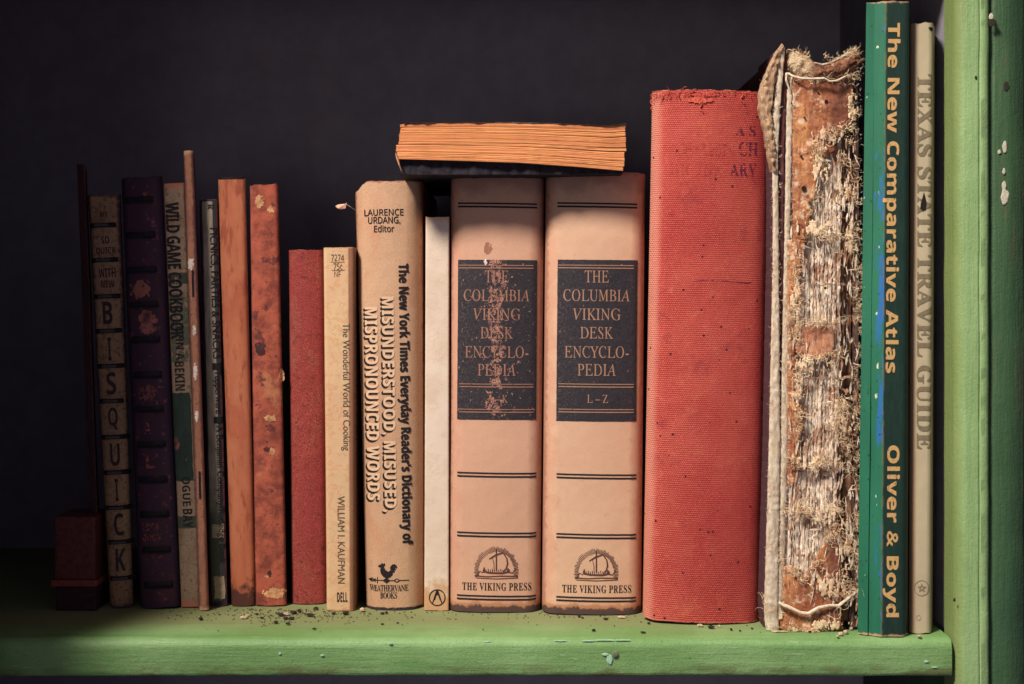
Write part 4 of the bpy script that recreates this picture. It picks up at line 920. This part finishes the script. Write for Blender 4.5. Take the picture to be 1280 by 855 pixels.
for q in range(420):     # single short hairs all over the bare paper
    px, py = R.uniform(984, 1072), R.uniform(200, 785); x, _, z = RL(px, py)
    curl(mA if q % 2 else mB_, (x, R.uniform(-.0036, -.0022), z), R.uniform(.0008, .0030), R.uniform(.00006, .00013), 5, .6, Vector((R.uniform(-.5, .5), -.1, R.choice((-1, 1)))).normalized())
for q in range(60):      # a few long loose threads
    px, py = R.uniform(1000, 1074), R.uniform(160, 770); x, _, z = RL(px, py)
    curl(mA, (x, -.004, z), R.uniform(.008, .018), .00013, 14, .9)
o = mA.build('frayed_fibres', plain('cream_fibres', (.84, .65, .42), .9, 500, .25), ruin); o['kind'] = 'stuff'
o = mB_.build('frayed_fibres', plain('brown_fibres', (.42, .19, .09), .9, 500, .4), ruin); o['kind'] = 'stuff'
# short bristles along the board edges
mb = MB()
for prof, cnt in (([(60, 973), (95, 956), (115, 950), (140, 950), (160, 955), (195, 961)], 200), ([(70, 974), (150, 964), (205, 968)], 90), ([(100, 950), (160, 958), (200, 964), (400, 964), (600, 960), (780, 956)], 230), ([(120, 990), (300, 987), (420, 985), (560, 984), (690, 980), (765, 977)], 300), ([(120, 983), (300, 981), (560, 976), (760, 970)], 150), ([(85, 1074), (300, 1075), (600, 1073), (780, 1069)], 200), ([(110, 974), (200, 973), (560, 975), (780, 973)], 150)):
    for q in range(cnt):
        py = R.uniform(prof[0][0], prof[-1][0]); px = np.interp(py, [p_[0] for p_ in prof], [p_[1] for p_ in prof]); x, _, z = RL(px, py)
        curl(mb, (x, R.uniform(-.0026, -.0008), z), R.uniform(.0006, .0022), R.uniform(.00006, .00014), 4, .5)
o = mb.build('frayed_fibres', plain('pale_bristles', (.66, .56, .42), .9, 500, .3), ruin); o['kind'] = 'stuff'
# worm holes in the leather
HOLE = plain('worm_hole', (.015, .008, .006), .9)
for px, py, rr in ((1031, 128, .0010), (1003, 236, .0013), (1004, 148, .0005), (1021, 117, .0005), (1000, 196, .0006), (1030, 360, .0007)):
    mb = MB(); x, _, z = RL(px, py); tube(mb, [(x, -.0034, z), (x+.0001, -.0022, z)], [rr, rr*.9], 10); mb.build('worm_hole', HOLE, ruin)

# ================================================================== atlas and travel guide
d = dist_of(797)
b = Book('atlas_book', 'tall green atlas reading The New Comparative Atlas with a turquoise scuffed left edge', 'book', 1089, 1137, 1, 1080, 1135, 797, .07, .0, .001, amp=.0001, t=.002)
W = b.w/2; xa = lambda z: -W+24*b.k
def atlas_surf(x, z, b=b, W=W):
    e = -W+23*b.k
    y = 0
    if x < e: t = (e-x)/(e+W); y = .0065*t**1.4
    r_ = .004
    if x > W-r_: y = r_-math.sqrt(max(0, r_*r_-(x-W+r_)**2))
    return y+.00012*nz(x, z, 3, 60)
b.surf = atlas_surf
g = G('atlas_cloth', .6, .35); e = -W+22*b.k
wv = g.op('ADD', g.op('SINE', g.mul(g.x, 5200)), g.op('SINE', g.mul(g.z, 5200))); n = g.noise(60, 4, .6, st=(1, 1, .2), seed=3); n2 = g.noise(340, 5, .7, st=(1, 1, .3), seed=5); n3 = g.noise(48, 4, .6, st=(1, 1, .16), seed=8, dist=.4)
tq = g.mix(g.sm(n, .35, .65), (.010, .115, .062), (.015, .15, .08)); diag = g.op('ADD', n3, g.mul(g.op('SUBTRACT', n2, .5), .25)); tq = g.mix(g.mul(g.sm(diag, .525, .57), .85), tq, (.02, .13, .42))
wh = g.noise(300, 3, .6, st=(1, 1, .35), seed=14); tq = g.mix(g.sm(wh, .70, .72), tq, (.62, .66, .5)); tq = g.mix(g.mul(g.sm(g.noise(500, 3, seed=17), .66, .7), .8), tq, (.01, .02, .02))
dk = g.mix(g.sm(n2, .35, .65), (.006, .026, .019), (.010, .036, .025)); dk = g.mix(g.sm(g.noise(700, 3, seed=27), .73, .75), dk, (.5, .45, .3))
sp = g.sm(g.op('ADD', g.x, g.mul(g.op('SUBTRACT', n2, .5), .001)), e-.0002, e+.0003); col = g.mix(sp, tq, dk)
rim = g.mul(g.sm(g.op('ABSOLUTE', g.op('SUBTRACT', g.x, e)), .0009, .0002), g.sm(n2, .42, .55)); col = g.mix(g.mul(rim, .5), col, (.16, .14, .06))
ed = g.edge(b.w, 0, b.h, .0016, seed=4, side=False); col = g.mix(g.mul(ed, .9), col, (.46, .30, .17))
b.cover(g.fin(col, None, [(wv, .03), (n2, .5)], .5), nf=46); b.pages(.003)
GO = ink('gold_foil', (.50, .31, .12), .41, 800, .4, spec=.6)
b.text('The New Comparative Atlas', (1104, 29, 1124, 466), GO, 'bold', True, grow=.012, sp=1.02); b.text('Oliver & Boyd', (1104, 557, 1124, 771), GO, 'bold', True, grow=.012, sp=1.02)

b = Book('travel_guide', 'slim cream TEXAS STATE TRAVEL GUIDE beside the green post', 'book', 1139, 1169, 27, 1138, 1166, 793, .16, .0003, .0035, amp=.00015, rag=.0007)
g = G('cream_guide_card', .6, .35); n = g.noise(45, 4, .6, st=(1, 1, .3), seed=3); n2 = g.noise(700, 4, .7, seed=5)
col = g.mix(g.sm(n, .38, .62), (.50, .44, .28), (.46, .39, .255)); lf = g.sm(g.op('ADD', g.x, g.mul(g.op('SUBTRACT', g.noise(90, 4, st=(1, 1, .3), seed=7), .5), .002)), -b.w/2+.0045, -b.w/2+.0018); col = g.mix(g.mul(lf, .75), col, (.26, .15, .08)); col = g.mix(g.mul(g.sm(n2, .64, .72), .4), col, (.25, .17, .1))  # left strip tinted brown, the atlas's shadow painted into the colour
ed = g.edge(b.w, 0, b.h, .0008, seed=4); col = g.mix(g.mul(ed, .6), col, (.2, .13, .08))
b.cover(g.fin(col, None, [(n, .8), (n2, .3)], .3)); b.pages()
TX = ink('faded_olive_ink', (.20, .165, .10), .36, 700, amt=.85)
b.text('TEXAS STATE TRAVEL GUIDE', (1146, 93, 1165, 561), TX, 'serif', True, grow=.02, sp=1.04)
HO = plain('dark_hole', (.015, .012, .012), .9)
b.poly([[(1153, 246), (1154.5, 240), (1156.5, 247), (1158, 255), (1157, 262), (1153, 264), (1150, 261), (1150.5, 254)], [(1160, 34.5), (1164, 33.5), (1168, 35.5), (1166, 38.5), (1162, 37.5)]], HO, 'torn_hole', .0003)
seal = [[(1152+9*math.cos(a), 735+9.5*math.sin(a)) for a in np.linspace(0, 2*math.pi, 36)]]
st_ = [(1152+5.5*math.cos(-math.pi/2+i*4*math.pi/5), 735+5.5*math.sin(-math.pi/2+i*4*math.pi/5)) for i in range(6)]
b.strokes(seal+[st_[i:i+2] for i in range(5)], .8, ink('seal_ink', (.2, .15, .09), .33), 'star_seal')
b.strokes([[(1148+3*math.cos(a), 772+3*math.sin(a)) for a in np.linspace(0, 2*math.pi, 14)]], .6, ink('seal_ink_faint', (.25, .19, .12), .4), 'small_seal')

# ================================================================== crumbs on the shelf
def crumb(px, py, wpx, hpx, mat, seed):
    d_ = dist_of(py+hpx*.4); k_ = K*d_; n = 7; V = []; F = []; rr = random.Random(seed); L = wpx*k_/2; H = hpx*k_/2
    for i in range(5):
        u = -1+2*i/4; s_ = math.sqrt(max(.12, 1-u*u))
        for q in range(n):
            a = 2*math.pi*q/n; f = 1+.5*(rr.random()-.5); V.append((u*L*(1+.1*rr.random()), math.cos(a)*H*1.4*s_*f, H*.9+math.sin(a)*H*s_*f))
    for i in range(4):
        for q in range(n): F.append((i*n+q, i*n+(q+1) % n, (i+1)*n+(q+1) % n, (i+1)*n+q))
    F += [tuple(range(n))[::-1], tuple(4*n+q for q in range(n))]
    zmin = min(v[2] for v in V); V = [(x, y, z-zmin) for x, y, z in V]
    return (((px-640)*k_, d_-D0, .0002), V, F)
CD = plain('dark_crumb', (.03, .022, .018), .8, 900, .5); CP = plain('pale_crumb', (.50, .38, .26), .9, 900, .4)
darkc = [(351, 769, 8, 4), (367, 766, 9, 4.5), (357, 773.5, 6, 3.5), (364, 773.5, 7, 3.5), (345, 778.5, 6, 3.5), (360, 780, 6, 3.5), (388, 769.5, 11, 4), (374, 764, 5, 4), (395, 761, 6, 4), (327, 772.5, 5, 2.5), (432, 767, 7, 5), (417, 767.5, 5, 3), (478, 767, 5, 3), (483, 766.5, 4, 3), (251, 774, 5, 4), (478, 780.5, 4, 2), (497, 779, 3, 2), (393, 786.5, 5, 2.5), (724, 771, 4, 3), (728, 772.5, 3, 2.4), (757, 774, 6, 3), (742, 788.5, 5, 3), (804, 791, 7, 2.4), (811, 779.5, 4, 2.6), (889, 784.5, 8, 4), (914, 787.5, 3, 3), (925, 789, 3, 2), (940, 786, 3, 2), (1012, 790, 4, 3), (321, 768, 4, 2.5)]
for i, (x, y, a, c) in enumerate(darkc):
    loc, V, F = crumb(x, y, a, c, CD, i); o = mk('crumb', V, F, CD, None, False, loc); o.rotation_euler = (0, 0, R.uniform(-.5, .5))
    tag(o, 'tiny dark crumb lying on the green shelf in front of the books', 'crumb', 'dark crumbs scattered on the shelf')
palec = [(358, 768, 8, 4), (305, 772, 9, 4.5), (309, 770, 5, 3), (453, 763, 6, 5), (777, 772, 9, 3), (875, 782.5, 7, 3.5), (1051, 793, 6, 5), (1057, 791, 5, 5), (1064, 786, 4, 4), (1149, 796.5, 5, 3.5), (975, 790, 20, 2.2), (1099, 792, 7, 4), (899, 783, 4, 2.5), (1047, 796, 4, 3)]
for i, (x, y, a, c) in enumerate(palec):
    loc, V, F = crumb(x, min(y, 796), a, c, CP, 100+i); o = mk('paper_flake', V, F, CP, None, False, loc); o.rotation_euler = (0, 0, R.uniform(-.5, .5))
    tag(o, 'tiny pale paper flake lying on the green shelf in front of the books', 'paper flake', 'pale flakes scattered on the shelf')
mb = MB()
for i in range(700):
    cl = R.random(); px = R.gauss(370, 55) if cl < .3 else (R.gauss(1000, 60) if cl < .55 else R.uniform(200, 1170)); py = 761+abs(R.gauss(0, 9)); lim = 796
    if 1075 < px or py > lim or px > 1180: continue
    loc, V, F = crumb(px, py, R.uniform(.8, 2.6), R.uniform(.6, 1.4), CD, i); mb.add([(x+loc[0], y+loc[1], z+loc[2]) for x, y, z in V], F)
o = mb.build('dust_specks', plain('dust_and_grit', (.07, .05, .03), .9, 300, .9)); o['kind'] = 'stuff'

# consistent outward faces on everything built by sweeping
for o in C.objects:
    if o.type == 'MESH' and o.name.split('.')[0] in ('shelf', 'side_post', 'recessed_strip', 'front_board', 'board_lining', 'inner_board', 'back_board', 'gathering', 'page_core', 'page_section', 'top_cover', 'bottom_cover', 'comb_ring', 'cover'):
        bm = bmesh.new(); bm.from_mesh(o.data); bmesh.ops.recalc_face_normals(bm, faces=bm.faces); bm.to_mesh(o.data); bm.free()
